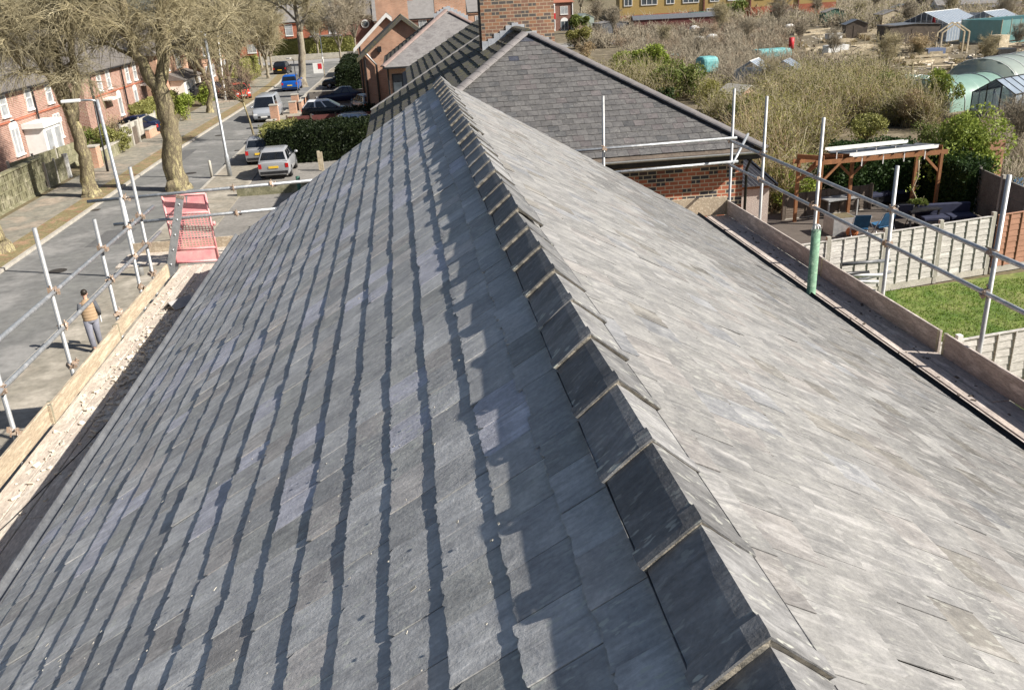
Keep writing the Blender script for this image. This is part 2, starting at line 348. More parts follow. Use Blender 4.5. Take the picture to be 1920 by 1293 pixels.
M['lampred'] = mat('tail_lamp', (.5, .02, .02), (.38, .015, .015), 9, .2)
M['lampw'] = mat('head_lamp', (.8, .82, .85), (.6, .62, .65), 9, .12)
M['plate_y'] = mat('yellow_plate', (.75, .50, .05), (.70, .46, .04), 9, .5)
M['plate_w'] = mat('white_plate', (.75, .75, .72), (.7, .7, .67), 9, .5)
M['plate_txt'] = mat('plate_characters', (.02, .02, .02), (.03, .03, .03), 9, .5)
M['skin'] = mat('skin', (.55, .33, .24), (.50, .29, .21), 20, .55)
M['hair'] = mat('dark_hair', (.02, .015, .012), (.035, .027, .02), 60, .5)
M['gilet'] = mat('tan_quilted_fabric', (.42, .295, .185), (.35, .245, .15), 8, .7, fine=.1)
M['sleeve'] = mat('grey_knit', (.11, .115, .13), (.08, .085, .095), 30, .9)
M['trouser'] = mat('grey_blue_trousers', (.22, .225, .27), (.17, .175, .21), 12, .85)
M['blue_f'] = mat('blue_cloth', (.03, .12, .24), (.02, .08, .17), 6, .8, fine=.2)
M['navy'] = mat('navy_cushion', (.02, .024, .05), (.03, .035, .07), 5, .8)
M['orange'] = mat('terracotta', (.45, .16, .06), (.36, .12, .05), 6, .7)
M['signred'] = mat('red_board', (.55, .03, .04), (.5, .03, .04), 6, .5)
M['redpaint'] = mat('red_paint', (.55, .06, .05), (.48, .05, .04), 6, .5)
M['rubble'] = mat('plaster_rubble', (.72, .66, .56), (.52, .46, .38), 12, .9)
M['copper_g'] = mat('flaking_green_paint', (.20, .36, .24), (.13, .24, .16), 9, .7, c3=(.30, .44, .31), fine=.3, bp=.2)
M['greenpole'] = mat('green_painted_post', (.05, .16, .12), (.04, .11, .08), 9, .6, fine=.2)
M['tape'] = mat('yellow_tape', (.72, .62, .12), (.65, .55, .1), 12, .5)
M['patio_shade'] = mat('shade_toned_patio', (.085, .07, .06), (.13, .11, .095), 2.5, .85, st=(.5, 8, 1), fine=.25)  # floor colour darkened to stand in for deep shade under the pergola
M['maroon'] = mat('maroon_timber', (.16, .055, .05), (.11, .04, .035), 3, .8, fine=.2)

# ------------------------------------------------------------------ ground, road, pavements
def sheet(name, pts, z, m, kind='structure'):
    b = MB(); b.poly([(x, y, z) for x, y in pts]); o = b.build(name, m); return tag(o, kind=kind)
def slab(name, x0, x1, y0, y1, z0, z1, m):
    return tag(MB().box(x0, x1, y0, y1, z0, z1).build(name, m), kind='structure')
sheet('ground', [(-900, -60), (900, -60), (900, 1500), (-900, 1500)], -0.03, M['soil'])
road = MB()                                # gentle bend near the junction
cl = [(-40, -14.1, 2.35), (40, -14.05, 2.3), (60, -14.0, 2.25), (90, -13.2, 2.2), (110, -12.9, 2.4), (128, -13.3, 2.8), (146, -14.0, 4.8)]
def cen(y):
    for (a, ax, aw), (b_, bx, bw) in zip(cl, cl[1:]):
        if y <= b_: k = (y-a)/(b_-a); return ax+(bx-ax)*k, aw+(bw-aw)*k
    return cl[-1][1], cl[-1][2]
ys = list(range(-40, 147, 6))
def strip(name, fa, fb, z, m, thick=0.0):
    b = MB(); A = [(fa(y), y, z) for y in ys]; B = [(fb(y), y, z) for y in ys]
    for i in range(len(ys)-1): b.poly([A[i], B[i], B[i+1], A[i+1]])
    if thick:
        for P in (A, B):
            for i in range(len(ys)-1):
                p, q = P[i], P[i+1]; b.poly([p, q, (q[0], q[1], z-thick), (p[0], p[1], z-thick)])
    return tag(b.build(name, m), kind='structure')
Lx = lambda y: cen(y)[0]-cen(y)[1]; Rx = lambda y: cen(y)[0]+cen(y)[1]
strip('road', lambda y: Lx(y)-.02, lambda y: Rx(y)+.02, 0.0, M['asphalt'])
strip('kerb', lambda y: Lx(y)-.16, Lx, .115, M['kerb'], .13)
strip('kerb', Rx, lambda y: Rx(y)+.16, .09, M['kerb'], .13)
strip('verge', lambda y: Lx(y)-1.25, lambda y: Lx(y)-.16, .112, M['verge'], .1)
strip('pavement', lambda y: -20.1, lambda y: Lx(y)-1.25, .108, M['pave_l'], .1)
strip('pavement', lambda y: Rx(y)+.16, lambda y: -9.3, .086, M['pave'], .1)
slab('cross_road', -120, 60, 146, 153, -.02, .004, M['asphalt2'])
slab('pavement', -120, 60, 153, 156, -.02, .11, M['pave'])
slab('driveway', -9.3, -1.5, 20, 130, -.02, .05, M['drive'])
slab('front_gardens', -28, -20.1, 20, 140, -.02, .07, M['soil'])
sheet('allotment_ground', [(9, 28), (60, 28), (220, 120), (220, 330), (6, 330), (6, 60)], 0.0, M['soil2'])
sheet('lawn', [(8.5, 12), (24, 12), (24, 24.5), (8.5, 22.5)], 0.02, M['lawn'])
sheet('patio', [(8.6, 22.9), (21, 25), (21, 33), (12, 33), (10, 28)], 0.012, M['patio_shade'])
rg = np.random.default_rng(3)
def grass_patch(name, x0, x1, y0, y1, n, h, wd, m, fn=None):
    x = rg.uniform(x0, x1, n); y = rg.uniform(y0, y1, n); a = rg.uniform(0, 2*PI, n); hh = h*rg.uniform(.5, 1.2, n)
    le = rg.normal(0, .5, (n, 2))*hh[:, None]
    c = np.stack([x, y, np.full(n, .02)], 1); d = np.stack([np.cos(a), np.sin(a), np.zeros(n)], 1)*wd
    tip = c+np.stack([le[:, 0], le[:, 1], hh], 1)
    V = np.stack([c-d, c+d, tip], 1).reshape(-1, 3); Q = np.arange(3*n).reshape(-1, 3)
    return np_mesh(name, V, Q, m)
tag(grass_patch('grass', 9.5, 23.5, 13, 23.2, 42000, .075, .012, M['grass']), 'short bright green lawn grass beside the pale panel fence', 'grass', kind='stuff')

# ------------------------------------------------------------------ the slated house
ZR = 7.522; PL = math.radians(32.5); PR = math.radians(30.45); YE = 15.8; Y0 = -0.6
house = thing('slate_roofed_house', 'house with a long grey slate roof filling the foreground, dark ridge tiles along its top', 'house', (0, 8, 0))
def slates(sgn, pitch, run, gauge, width, pal, seed, thick):
    r = random.Random(seed); mb = MB(); cp, sp = math.cos(pitch), math.sin(pitch)
    slope = run/cp; nC = int(slope/gauge+.999)
    dz = .03 if sgn < 0 else .012
    def P(s, y, n): return (sgn*(s*cp+n*sp), y, ZR-dz-s*sp+n*cp)
    s0 = slope-nC*gauge
    for i in range(nC):
        sb = s0+(i+1)*gauge
        if sb < .16: continue
        wob = r.uniform(-.004, .004)
        y = Y0-r.uniform(0, width)
        y = Y0-(width/2 if i % 2 else 0)-.07*((i*7) % 3)/3
        while y < YE:
            wd = width*r.uniform(.93, 1.07); ya, yb = y+.0019, min(y+wd-.0019, YE+r.uniform(0, .02)); y += wd
            if yb-ya < .04: continue
            st = max(sb-gauge-.085, .0)
            th = thick*r.uniform(.88, 1.12); lf = abs(r.gauss(0, .0011))+(r.uniform(.003, .011) if r.random() < (.035 if sgn < 0 else .008) else 0)
            nb = th*1.6+lf; nt_ = th*.2+r.uniform(0, .001); tw = r.gauss(0, .0009)
            K = 13; low = []; e = sb+wob+r.gauss(0, .005); sk = r.gauss(0, .006)
            c1 = r.random() < .14; c2 = r.random() < .14
            for k in range(K):
                u = k/(K-1); j = r.gauss(0, .0034)
                if c1 and k == 0: j -= r.uniform(.01, .03)
                if c2 and k == K-1: j -= r.uniform(.01, .03)
                if r.random() < .05: j -= r.uniform(.004, .012)
                low.append((e+sk*(u-.5)+j, ya+(yb-ya)*u+(r.uniform(-.003, .003) if 0 < k < K-1 else 0), nb+tw*(u-.5)*2))
            top = [P(st, ya, nt_), P(st, yb, nt_)]; lt = [P(a, b_, n) for a, b_, n in low]; lb = [P(a-.004, b_, n-th) for a, b_, n in low]
            col = pal(r, i, nC, (ya+yb)/2)
            vs = top+lt+lb; fs = [tuple([0]+list(range(2, 2+K))+[1])]
            if sgn < 0: pass
            fs.append((0, 2+K, 2)); fs.append((1, 1+K, 1+2*K)); mb.add(vs, fs, 0, col)
            mb.add(lt+lb, [(k, K+k, K+1+k, k+1) for k in range(K-1)], 0, tuple(min(.6, c*1.5) for c in col))
    return mb
def pal_l(r, i, n, y):
    g = r.uniform(.31, .485); q = r.random()  # street slates lightened to stand in for lifted light on this side
    # patches of bluer, purplish slates laid together
    k = math.sin(y*1.9+i*.9)*math.sin(i*1.3-y*.55+1.2)
    if k > .66 and q < .8 or q < .03: g = max(g, .40); return (g*1.08, g*1.08, g*1.2)
    if q < .16: return (g*1.05, g*1.0, g*.96)
    if q < .24: return (g*.9, g*.9, g*.87)
    return (g*1.0, g*1.0, g*1.0)
def pal_r(r, i, n, y):
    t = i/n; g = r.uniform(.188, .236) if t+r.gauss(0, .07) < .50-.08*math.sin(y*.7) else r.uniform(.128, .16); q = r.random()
    if q < .15: return (g*1.03, g*.985, g*.96)
    if q < .30: return (g*.985, g*.975, g*.97)
    if q < .36: return (g*.94, g*.96, g*1.01)
    if q < .42: return (g*.83, g*.79, g*.73)
    return (g*1.012, g*1.0, g*.985)
slates(-1, PL, 3.82, .233, .243, pal_l, 11, .0105).build('street_roof_slope', M['slate_l'], house)
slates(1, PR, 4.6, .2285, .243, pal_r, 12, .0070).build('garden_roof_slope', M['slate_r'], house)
dk = MB()                                    # boarding under the slates, gables, soffits
XL = 3.82; zl = ZR-XL*math.tan(PL); zr = ZR-4.6*math.tan(PR)
dk.prism([(0, Y0, ZR-.03), (-XL+.03, Y0, zl-.03), (-XL+.03, Y0, zl-.16), (4.57, Y0, zr-.16), (4.57, Y0, zr-.03)], (0, YE-Y0-.03, 0))
dk.build('roof_timber', M['timber_d'], house)
MB().box(-3.55, 4.35, Y0+.1, YE-.12, 0, 4.68).build('wall', M['brick_o'], house)
MB().prism([(-3.55, YE-.12, 4.9), (0, YE-.12, ZR-.2), (4.35, YE-.12, 4.68)], (0, .05, 0)).build('gable_wall', M['brick_o'], house)
def gutter(mb, x, y0, y1, z, r=.055):
    prof = [(x+r*1.0*math.cos(a), z+r*math.sin(a)) for a in [PI+PI*k/8 for k in range(9)]]
    inn = [(x+(r-.008)*math.cos(a), z+(r-.008)*math.sin(a)) for a in [2*PI-PI*k/8 for k in range(9)]]
    ring = prof+inn
    mb.loft([[(px, y, pz) for px, pz in ring] for y in (y0, y1)])
g = MB(); gutter(g, -XL-.055, Y0, YE+.05, zl+.0); g.build('gutter', M['gutter'], house)
g = MB(); gutter(g, 4.665, Y0, YE+.05, zr-.03, .075); g.build('gutter', M['black_pl'], house)  # oversized and black to stand in for the shadow line along this eave
MB().box(-XL+.01, -XL+.035, Y0, YE, zl-.2, zl-.02).build('fascia', M['black_pl'], house); MB().box(4.565, 4.59, Y0, YE, zr-.22, zr-.03).build('fascia', M['black_pl'], house)
# ridge tiles: inverted V with a raised roll at the near end, mortar showing under the roll
def ridge_tile_mesh(name, r):
    mb = MB(); n = 7; Ly = .4525
    def ring(y, off, wing):
        pts = []
        for sgn in (-1, 1):
            pl = math.radians(41 if sgn < 0 else 41); of = off if sgn < 0 else .012+(off-.012)*.55
            seq = [wing, wing*.66, wing*.33, .03] if sgn < 0 else [.03, wing*.33, wing*.66, wing]
            for s in seq: pts.append((sgn*(s*math.cos(pl)+of*math.sin(pl)), y, -s*math.sin(pl)+of*math.cos(pl)-.003+r.gauss(0, .0008)))
        pts.insert(4, (0, y, off*1.12-.004)); return pts
    gg = .165*r.uniform(.8, 1.3); col = (gg, gg, gg*1.02); W = .186
    def shell(yy, offs, wing, mi, c):
        rings = [ring(y, o, w_) for y, o, w_ in zip(yy, offs, wing)]; k = len(rings[0]); vs = [p for q in rings for p in q]; fs = []
        for i in range(len(rings)-1):
            for j in range(k-1): fs.append((i*k+j, i*k+j+1, (i+1)*k+j+1, (i+1)*k+j))
        mb.add(vs, fs, mi, c)
    def endface(y, oa, wa, ob, wb, mi, c, y2=None):
        A = ring(y, oa, wa); B = ring(y if y2 is None else y2, ob, wb); k = len(A)
        mb.add(A+B, [(j, j+1, k+j+1, k+j) for j in range(k-1)], mi, c)
    dc = tuple(x*1.0 for x in col)
    shell((0.0, .022, .07, .078, .10, Ly*.6, Ly+.05), (.028, .031, .030, .021, .015, .013, .008), (W+.006, W+.008, W+.008, W+.004, W, W, W-.004), 0, col)
    endface(0, .028, W+.006, .020, W+.004, 0, dc); endface(0.0, .020, W+.004, -.003, W-.002, 1, (.5, .5, .5), .006)
    for y, o, wg in ((0, .021, W), (Ly, .011, W)):
        pass
    A = [ring(y, o, W+.004) for y, o in ((0, .02), (.078, .02), (Ly, .011))]; B = [ring(y, o-.042, W-.004) for y, o in ((0, .02), (.078, .02), (Ly, .011))]
    for idx in (0, -1):
        a = [q[idx] for q in A]; b_ = [q[idx] for q in B]
        mb.add(a+b_, [(i, i+1, 4+i, 3+i) for i in range(2)], 0, col)
    me = mb.build(name, [M['ridge'], M['mortar']], house, world=False); return me
yk = 1.40-4*.4525; k = 0; protos = []
while yk < YE-.1:
    if k < 9: o = ridge_tile_mesh('ridge_tile', random.Random(50+k)); protos.append(o)
    else:
        o = protos[rnd.randrange(9)].copy(); COL.objects.link(o); o.parent = house; KIDS[house.name].append(o)
    o.location = Vector((rnd.gauss(0, .005), yk, ZR+.056+rnd.gauss(0, .004)))-ORG[house.name]
    o.rotation_euler = (rnd.gauss(0, .007), rnd.gauss(0, .018), rnd.gauss(0, .011)); yk += .4525; k += 1
mo = MB()
mo.prism([(-.11, Y0, ZR-.125), (0, Y0, ZR-.03), (.11, Y0, ZR-.115)], (0, YE-Y0, 0)); mo.build('mortar_bed', M['mortar'], house)
vp = MB(); vp.tube([(4.76, 11, 0), (4.76, 11, 5.66)], [.062, .062], 14); vo = vp.build('vent_pipe', M['copper_g'], house, True)
cg = MB()                                     # wire balloon on the vent
for j in range(6):
    a = PI*j/6; cg.tube([(4.76+.062*math.cos(t)*math.cos(a), 11+.062*math.cos(t)*math.sin(a), 5.66+.085*math.sin(t)) for t in [PI*q/8 for q in range(9)]], .004, 4)
cg.build('wire_cap', M['alu'], vo)
# loose slate crumbs lying on the roof
cr = MB(); rr = random.Random(5)
for _ in range(230):
    s = rr.uniform(.5, 4.6); y = rr.uniform(.6, 13) if rr.random() < .6 else rr.uniform(.6, 5); a = rr.uniform(0, PI); z = rr.uniform(.003, .009)*(1.6 if rr.random() < .1 else 1)
    c = Vector((-s*math.cos(PL)-.02*math.sin(PL), y, ZR-s*math.sin(PL)+.02*math.cos(PL)))
    cr.obox(c, (z*rr.uniform(.8, 2.4), z, .003), Matrix.Rotation(-PL, 3, 'Y') @ Matrix.Rotation(a, 3, 'Z'), col=None)
tag(cr.build('slate_crumbs', M['concrete']), 'pale chips of broken slate scattered over the street slope of the roof', 'slate chips', kind='stuff')

# ------------------------------------------------------------------ scaffolds
DZ = 4.28
def coupler_mb():
    b = MB(); b.obox((0, 0, 0), (.085, .075, .075)); b.obox((.05, .02, .02), (.05, .03, .07)); b.tube([(-.02, -.07, .03), (-.02, .08, .03)], .011, 6); b.tube([(.035, .02, -.06), (.035, .02, .09)], .011, 6); b.obox((-.05, .0, -.02), (.04, .1, .05)); return b
def scaffold(name, label, side, px, boards, poles, rails, extra, tb):
    t = thing(name, label, 'scaffold', (px, 12, 0))
    for (x, y, ztop, dx, dy) in poles: MB().tube([(x, y, 0), (x+dx, y+dy, ztop)], .029, 12).build('upright', M['galv2'], t, True)
    for (p, q) in rails: MB().tube([p, q], .030, 12).build('guard_rail', M['galv'], t, True)
    first = None
    for p in extra:
        o = coupler_mb().build('coupler', M['rust'], t, world=False)
        o.location = Vector(p)-ORG[t.name]; o.rotation_euler = (rnd.uniform(-.4, .4), rnd.uniform(-.4, .4), rnd.uniform(0, 6))
    for (x0, x1, y0, y1, z, m) in boards:
        b = MB().box(x0, x1, y0, y1, z-.038, z).build('deck_board', m, t); bevel(b, .006, 1)
    for (p, q, z0, z1) in tb:
        p = Vector((*p, 0)); q = Vector((*q, 0)); d = (q-p)
        b = MB().beam((p.x, p.y, (z0+z1)/2), (q.x, q.y, (z0+z1)/2), .038, z1-z0).build('toe_board', M['board'] if side < 0 else M['board_g'], t); bevel(b, .005, 1)
        for s in (0, 1):
            e = MB()
            c = p+d.normalized()*(.03 if s == 0 else d.length-.03); e.beam(c-d.normalized()*.022+Vector((0, 0, (z0+z1)/2)), c+d.normalized()*.022+Vector((0, 0, (z0+z1)/2)), .044, z1-z0+.006)
            e.build('hoop_iron', M['hoop'], b)
    return t
# street side
bd = []; xs0 = -5.27; jr = random.Random(4)
for i in range(5):
    y = -1.2+jr.uniform(0, 1.8)
    while y < 16.9:
        L_ = 3.9; y1 = min(y+L_, 16.95+jr.uniform(-.12, .12)); z = DZ+jr.uniform(-.006, .006)
        if y1-y > .3: bd.append((xs0+i*.236, xs0+i*.236+.228, y+.006, y1-.006, z, M['board_d']))
        y += L_
for i in range(4): bd.append((-6.55, -3.4, 17.05+i*.236, 17.05+i*.236+.225, DZ+.03, M['board_d']))
ypl = [5.3, 7.35, 9.4, 11.35, 13.4, 14.72, 15.5]; tl = [6.4, 6.5, 6.45, 6.44, 6.05, 6.1, 6.45]
pol = [(-5.42, y, z, rnd.uniform(-.02, .02), rnd.uniform(-.02, .02)) for y, z in zip(ypl, tl)]
cy = 16.9
farp = [(-6.0, cy+.05, 6.45, 0, 0), (-4.05, cy+.4, 6.4, -.06, .05), (-3.3, cy+.4, 6.3, -.03, 0), (-6.15, cy+1.2, 4.4, 0, 0)]
rl = [((-5.37, -1, 5.62), (-5.40, 16.35, 5.58)), ((-5.37, -1, 5.13), (-5.40, 16.45, 5.08)),
      ((-6.72, cy, 5.65), (-2.4, cy, 5.74)), ((-6.34, cy, 5.18), (-3.1, cy, 5.25)), ((-5.42, 15.0, 4.2), (-3.6, 15.0, 4.2)), ((-5.42, 9.4, 4.2), (-3.6, 9.4, 4.2))]
cp_ = [(-5.40, y, z) for y in ypl for z in (5.10, 5.60)]+[(-6.0, cy, 5.66), (-6.0, cy, 5.19), (-4.05, cy+.02, 5.7), (-3.3, cy+.02, 5.72), (-4.05, cy, 5.22)]+[(-5.4, y, 4.56) for y in ypl]
scaff_s = scaffold('street_scaffold', 'tube and board scaffold along the street eaves with dusty pale boards', -1, -5.4, bd, pol, rl, cp_,
    [((-5.30, -1), (-5.30, 2.6), DZ, DZ+.25), ((-5.30, 2.65), (-5.30, 6.5), DZ, DZ+.25), ((-5.325, 6.35), (-5.325, 10.25), DZ, DZ+.255), ((-5.29, 10.1), (-5.31, 13.0), DZ, DZ+.25), ((-5.335, 12.9), (-5.33, 16.2), DZ, DZ+.25), ((-6.5, 17.99), (-3.2, 17.99), DZ, DZ+.24)])
# garden side
bd = []; GZ = 4.21
for i in range(5):
    y = -1.2+jr.uniform(0, 1.8)
    while y < 17.6:
        y1 = min(y+3.9, 17.65); z = GZ+jr.uniform(-.006, .006)
        if y1-y > .3: bd.append((4.84+i*.232, 4.84+i*.232+.225, y+.005, y1-.005, z, M['board_g']))
        y += 3.9
gp = [(6.12, 17.9, 6.80, 0, 0), (6.12, 16.2, 6.82, .0, .0), (6.12, 13.85, 6.72, .01, 0), (6.12, 11.45, 6.36, -.02, 0), (6.12, 9.18, 6.66, .02, 0), (6.12, 6.7, 6.6, 0, 0), (3.36, 17.95, 6.82, -.0, 0)]
rl = [((6.07, 0, 5.74), (6.07, 18.0, 5.74)), ((6.07, 0, 5.24), (6.07, 18.0, 5.24)), ((1.6, 17.85, 5.75), (6.2, 17.85, 5.80)), ((2.5, 17.85, 5.25), (6.25, 17.85, 5.30)), ((4.2, 17.6, 4.13), (6.3, 17.6, 4.13)), ((6.12, 17.8, 5.27), (6.9, 19.0, 5.66))]
cp_ = [(6.09, y, z) for (_, y, _, _, _) in gp[:6] for z in (5.24, 5.74)]+[(3.36, 17.88, 5.77), (3.36, 17.88, 5.27)]
scaff_g = scaffold('garden_scaffold', 'tube and board scaffold along the garden eaves with a shaded grey toe board', 1, 6, bd, gp, rl, cp_,
    [((6.0, -1), (6.0, 5.0), GZ, GZ+.31), ((6.0, 5.05), (6.005, 9.72), GZ, GZ+.31), ((6.0, 9.79), (5.995, 13.2), GZ, GZ+.31), ((6.02, 13.1), (6.0, 17.7), GZ, GZ+.31)])
b = MB().box(4.1, 5.98, 17.68, 17.72, GZ, GZ+.40).build('toe_board', M['board'], scaff_g); bevel(b, .005, 1)
# gate of faded red plastic tied to the far cross rail
gt = thing('barrier_gate', 'faded red plastic mesh barrier panel tied to the scaffold rail behind the ladder', 'barrier', (-5.0, 17.0, DZ))
A = Vector((-5.40, 17.02, 5.63)); B = Vector((-4.62, 17.10, 5.60)); Dv = Vector((.04, -.05, -1.31))
def gp_(u, v): return A+(B-A)*u+Dv*v
fr = MB()
for (a, b_) in (((0, 0), (1, 0)), ((1, 0), (1, 1)), ((1, 1), (0, 1)), ((0, 1), (0, 0)), ((0, .27), (1, .27)), ((0, .80), (1, .80))): fr.tube([gp_(*a), gp_(*b_)], .021, 8)
fr.box(-4.6, -4.53, 17.08, 17.11, 4.97, 5.05)
fr.build('frame', M['pink'], gt, True)
for v0, v1 in ((.02, .25), (.82, .985)): pn = MB(); pn.prism([gp_(.02, v0), gp_(.98, v0), gp_(.98, v1), gp_(.02, v1)], (0, .012, 0)); pn.build('panel', M['pink'], gt)
ms = MB()
for i in range(1, 13): ms.beam(gp_(i/13, .27), gp_(i/13, .80), .013, .013)
for i in range(1, 15): ms.beam(gp_(0, .27+.53*i/15), gp_(1, .27+.53*i/15), .012, .012)
ms.build('mesh', M['pink'], gt)
# ladder
lb = Vector((-6.75, 16.45, 0.0)); lt_ = Vector((-5.0, 16.72, 5.62)); ldr = thing('ladder', 'aluminium ladder leaning up through the scaffold beside the red barrier', 'ladder', lb)
for q in (0, .36):
    MB().beam(lb+Vector((0, q, 0)), lt_+Vector((0, q, 0)), .14, .035, up=(0, 1, 0)).build('stile', M['alu'], ldr)
    c = MB(); c.beam(lt_+Vector((0, q, 0)), lt_+Vector((.017, q, .055)), .15, .05, up=(0, 1, 0)); c.build('end_cap', M['rust'], ldr)
n_r = 20
for i in range(n_r):
    p = lb+(lt_-lb)*((i+.6)/n_r); MB().tube([p+Vector((0, -.025, 0)), p+Vector((0, .385, 0))], .017, 8).build('rung', M['alu'], ldr, True)
    d = (lt_-lb).normalized()
# loose ridge tile on the boards
M['tile_grey'] = mat('clean_ridge_clay', (.30, .29, .29), (.38, .365, .36), 4, .8, fine=.15)
def loose_ridge(c, rz):
    b = MB(); a = math.radians(36); prof = [(-.19*math.cos(a), -.19*math.sin(a)), (0, 0), (.19*math.cos(a), -.19*math.sin(a)), (.19*math.cos(a)-.011, -.19*math.sin(a)-.016), (0, -.021), (-.19*math.cos(a)+.011, -.19*math.sin(a)-.016)]
    b.prism([(x, -.22, z+.132) for x, z in prof], (0, .44, 0)); o = b.build('ridge_tile', M['tile_grey']); o.location = c; o.rotation_euler = (0, 0, rz); return o
tag(loose_ridge((-4.72, 14.35, DZ+.004), math.radians(-38)), 'loose grey angled ridge tile lying on the scaffold boards', 'ridge tile')
db = MB(); rr = random.Random(8)
for _ in range(900):
    u = rr.gauss(0, 1); y = 12.1+1.15*rr.gauss(0, 1); x = -4.62+.2*rr.gauss(0, 1)+.02*(y-12)
    if rr.random() < .25: x, y = rr.uniform(-5.2, -4.2), rr.uniform(8, 16)
    if not -5.25 < x < -4.12: continue
    s = abs(rr.gauss(0, .018))+.008; db.obox((x, y, DZ+.008+s*.2), (s*rr.uniform(.8, 2.2), s, s*.5), Matrix.Rotation(rr.uniform(0, 6), 3, 'Z') @ Matrix.Rotation(rr.gauss(0, .4), 3, 'X'))
tag(db.build('mortar_debris', M['rubble']), 'heap of broken pale mortar on the street scaffold boards', 'debris', kind='stuff')
db = MB()
for _ in range(260):
    x = rr.uniform(4.9, 5.95); y = rr.uniform(4, 16.5); s = abs(rr.gauss(0, .014))+.006
    db.obox((x, y, GZ+.008), (s*rr.uniform(.8, 2.5), s, s*.4), Matrix.Rotation(rr.uniform(0, 6), 3, 'Z'))
tag(db.build('slate_scraps', M['timber_d']), 'dark slate scraps scattered on the garden scaffold boards', 'debris', kind='stuff')
cb = MB(); cb.tube([(-3.86, 9.2, 5.06), (-4.5, 8.9, 4.5), (-4.9, 7.9, 4.31), (-5.25, 6.2, 4.32), (-5.2, 5, 4.31)], .006, 5)
tag(cb.build('cable', M['black_pl'], smooth=True), 'thin dark cable trailing from the gutter over the scaffold boards', 'cable')

# ------------------------------------------------------------------ neighbouring houses
def plane_slates(mb, O, U, D, nrm, nrow, gauge, width, thick, inside, pal, r, jag=.003, lift=.001):
    O, U, D, nrm = Vector(O), Vector(U).normalized(), Vector(D).normalized(), Vector(nrm).normalized()
    for i in range(nrow):
        sb = (i+1)*gauge; lo, hi = inside(sb-.5*gauge)
        if hi-lo < .05: continue
        u = math.floor(lo/width)*width-(width/2 if i % 2 else 0)
        while u < hi:
            a, b = max(u+.003, lo), min(u+width-.003, hi); u += width
            if b-a < .03: continue
            n = thick*1.5+abs(r.gauss(0, lift)); st = max(sb-gauge*1.3, 0); e0 = sb+r.gauss(0, jag); e1 = sb+r.gauss(0, jag)
            q = lambda uu, s, h: O+U*uu+D*s+nrm*h
            vs = [q(a, st, .002), q(b, st, .002), q(b, e1, n), q(a, e0, n), q(b, e1, n-thick), q(a, e0, n-thick)]
            mb.add(vs, [(0, 1, 2, 3), (3, 2, 4, 5), (0, 3, 5), (1, 4, 2)], 0, pal(r, i, a))
def hip_tiles(parent, p, q, r_, m, name, seg=.42, n=9):
    p, q = Vector(p), Vector(q); d = (q-p); k = max(1, int(d.length/seg)); d.normalize(); side = d.cross(Vector((0, 0, 1))).normalized(); up = side.cross(d)
    for i in range(k):
        a = p+d*(i*seg); b = p+d*((i+1.06)*seg); b_ = MB(); rings = []
        for pt, rr_ in ((a, r_*1.0), (b, r_*.985)):
            rings.append([pt+side*(rr_*1.15*math.cos(t))+up*(rr_*.62*math.sin(t)-.02+.006*(pt is a)) for t in [PI*j/(n-1) for j in range(n)]])
        b_.loft(rings, closed=False, caps=True); b_.build(name, m, parent)
def chimney(parent, x0, x1, y0, y1, z0, z1, m, pots=2, band=True, potm=None):
    c = MB().box(x0, x1, y0, y1, z0, z1)
    if band: c.box(x0-.06, x1+.06, y0-.06, y1+.06, z1-.35, z1-.2); c.box(x0-.04, x1+.04, y0-.04, y1+.04, z1, z1+.08)
    o = c.build('chimney', m, parent)
    for i in range(pots):
        x = x0+(x1-x0)*(i+.5)/pots; p = MB(); p.tube([(x, (y0+y1)/2, z1+.05), (x, (y0+y1)/2, z1+.5)], [.14, .11], 10); p.build('chimney_pot', potm or M['orange'], o, True)
    return o
def window(parent, face, c0, u, z0, wd, h, fm=None, gm=None, mull=1, arch=False, sill=True, bar=None, name='window', depth=.07):
    """face: 'E','W','S'; c0 = wall plane; u = centre along wall"""
    fm = fm or M['white']; gm = gm or M['glass_lt']; t = .075
    sg = 1 if face == 'E' else -1
    def bx(mb, u0, u1, a, b, d0, d1):
        if face in 'EW': mb.box(c0+sg*d0, c0+sg*d1, u0, u1, a, b)
        else: mb.box(u0, u1, c0-d1, c0-d0, a, b)
    f = MB(); l, r_ = u-wd/2, u+wd/2
    bx(f, l, l+t, z0, z0+h, -.02, depth); bx(f, r_-t, r_, z0, z0+h, -.02, depth); bx(f, l+t, r_-t, z0, z0+t, -.02, depth-.003); bx(f, l+t, r_-t, z0+h-t, z0+h, -.02, depth-.003)
    for i in range(mull): x = l+wd*(i+1)/(mull+1); bx(f, x-.03, x+.03, z0+t, z0+h-t, -.02, depth-.006)
    if bar: bx(f, l+t, r_-t, z0+h*bar-.025, z0+h*bar+.025, -.02, depth-.009)
    if arch:
        pts = [(u+wd/2*math.cos(a), z0+h+wd*.42*math.sin(a)) for a in [PI*k/10 for k in range(11)]]
        if face in 'EW': f.prism([(c0-sg*.02, a, b) for a, b in pts], (sg*(depth+.02), 0, 0))
        else: f.prism([(a, c0+.02, b) for a, b in pts], (0, -(depth+.02), 0))
    o = f.build(name, fm, parent)
    g = MB(); bx(g, l+t, r_-t, z0+t, z0+h-t, .004, .03); g.build('pane', gm, o)
    if sill: s = MB(); bx(s, l-.06, r_+.06, z0-.1, z0-.003, -.02, depth+.05); s.build('sill', M['white'], o)
    return o
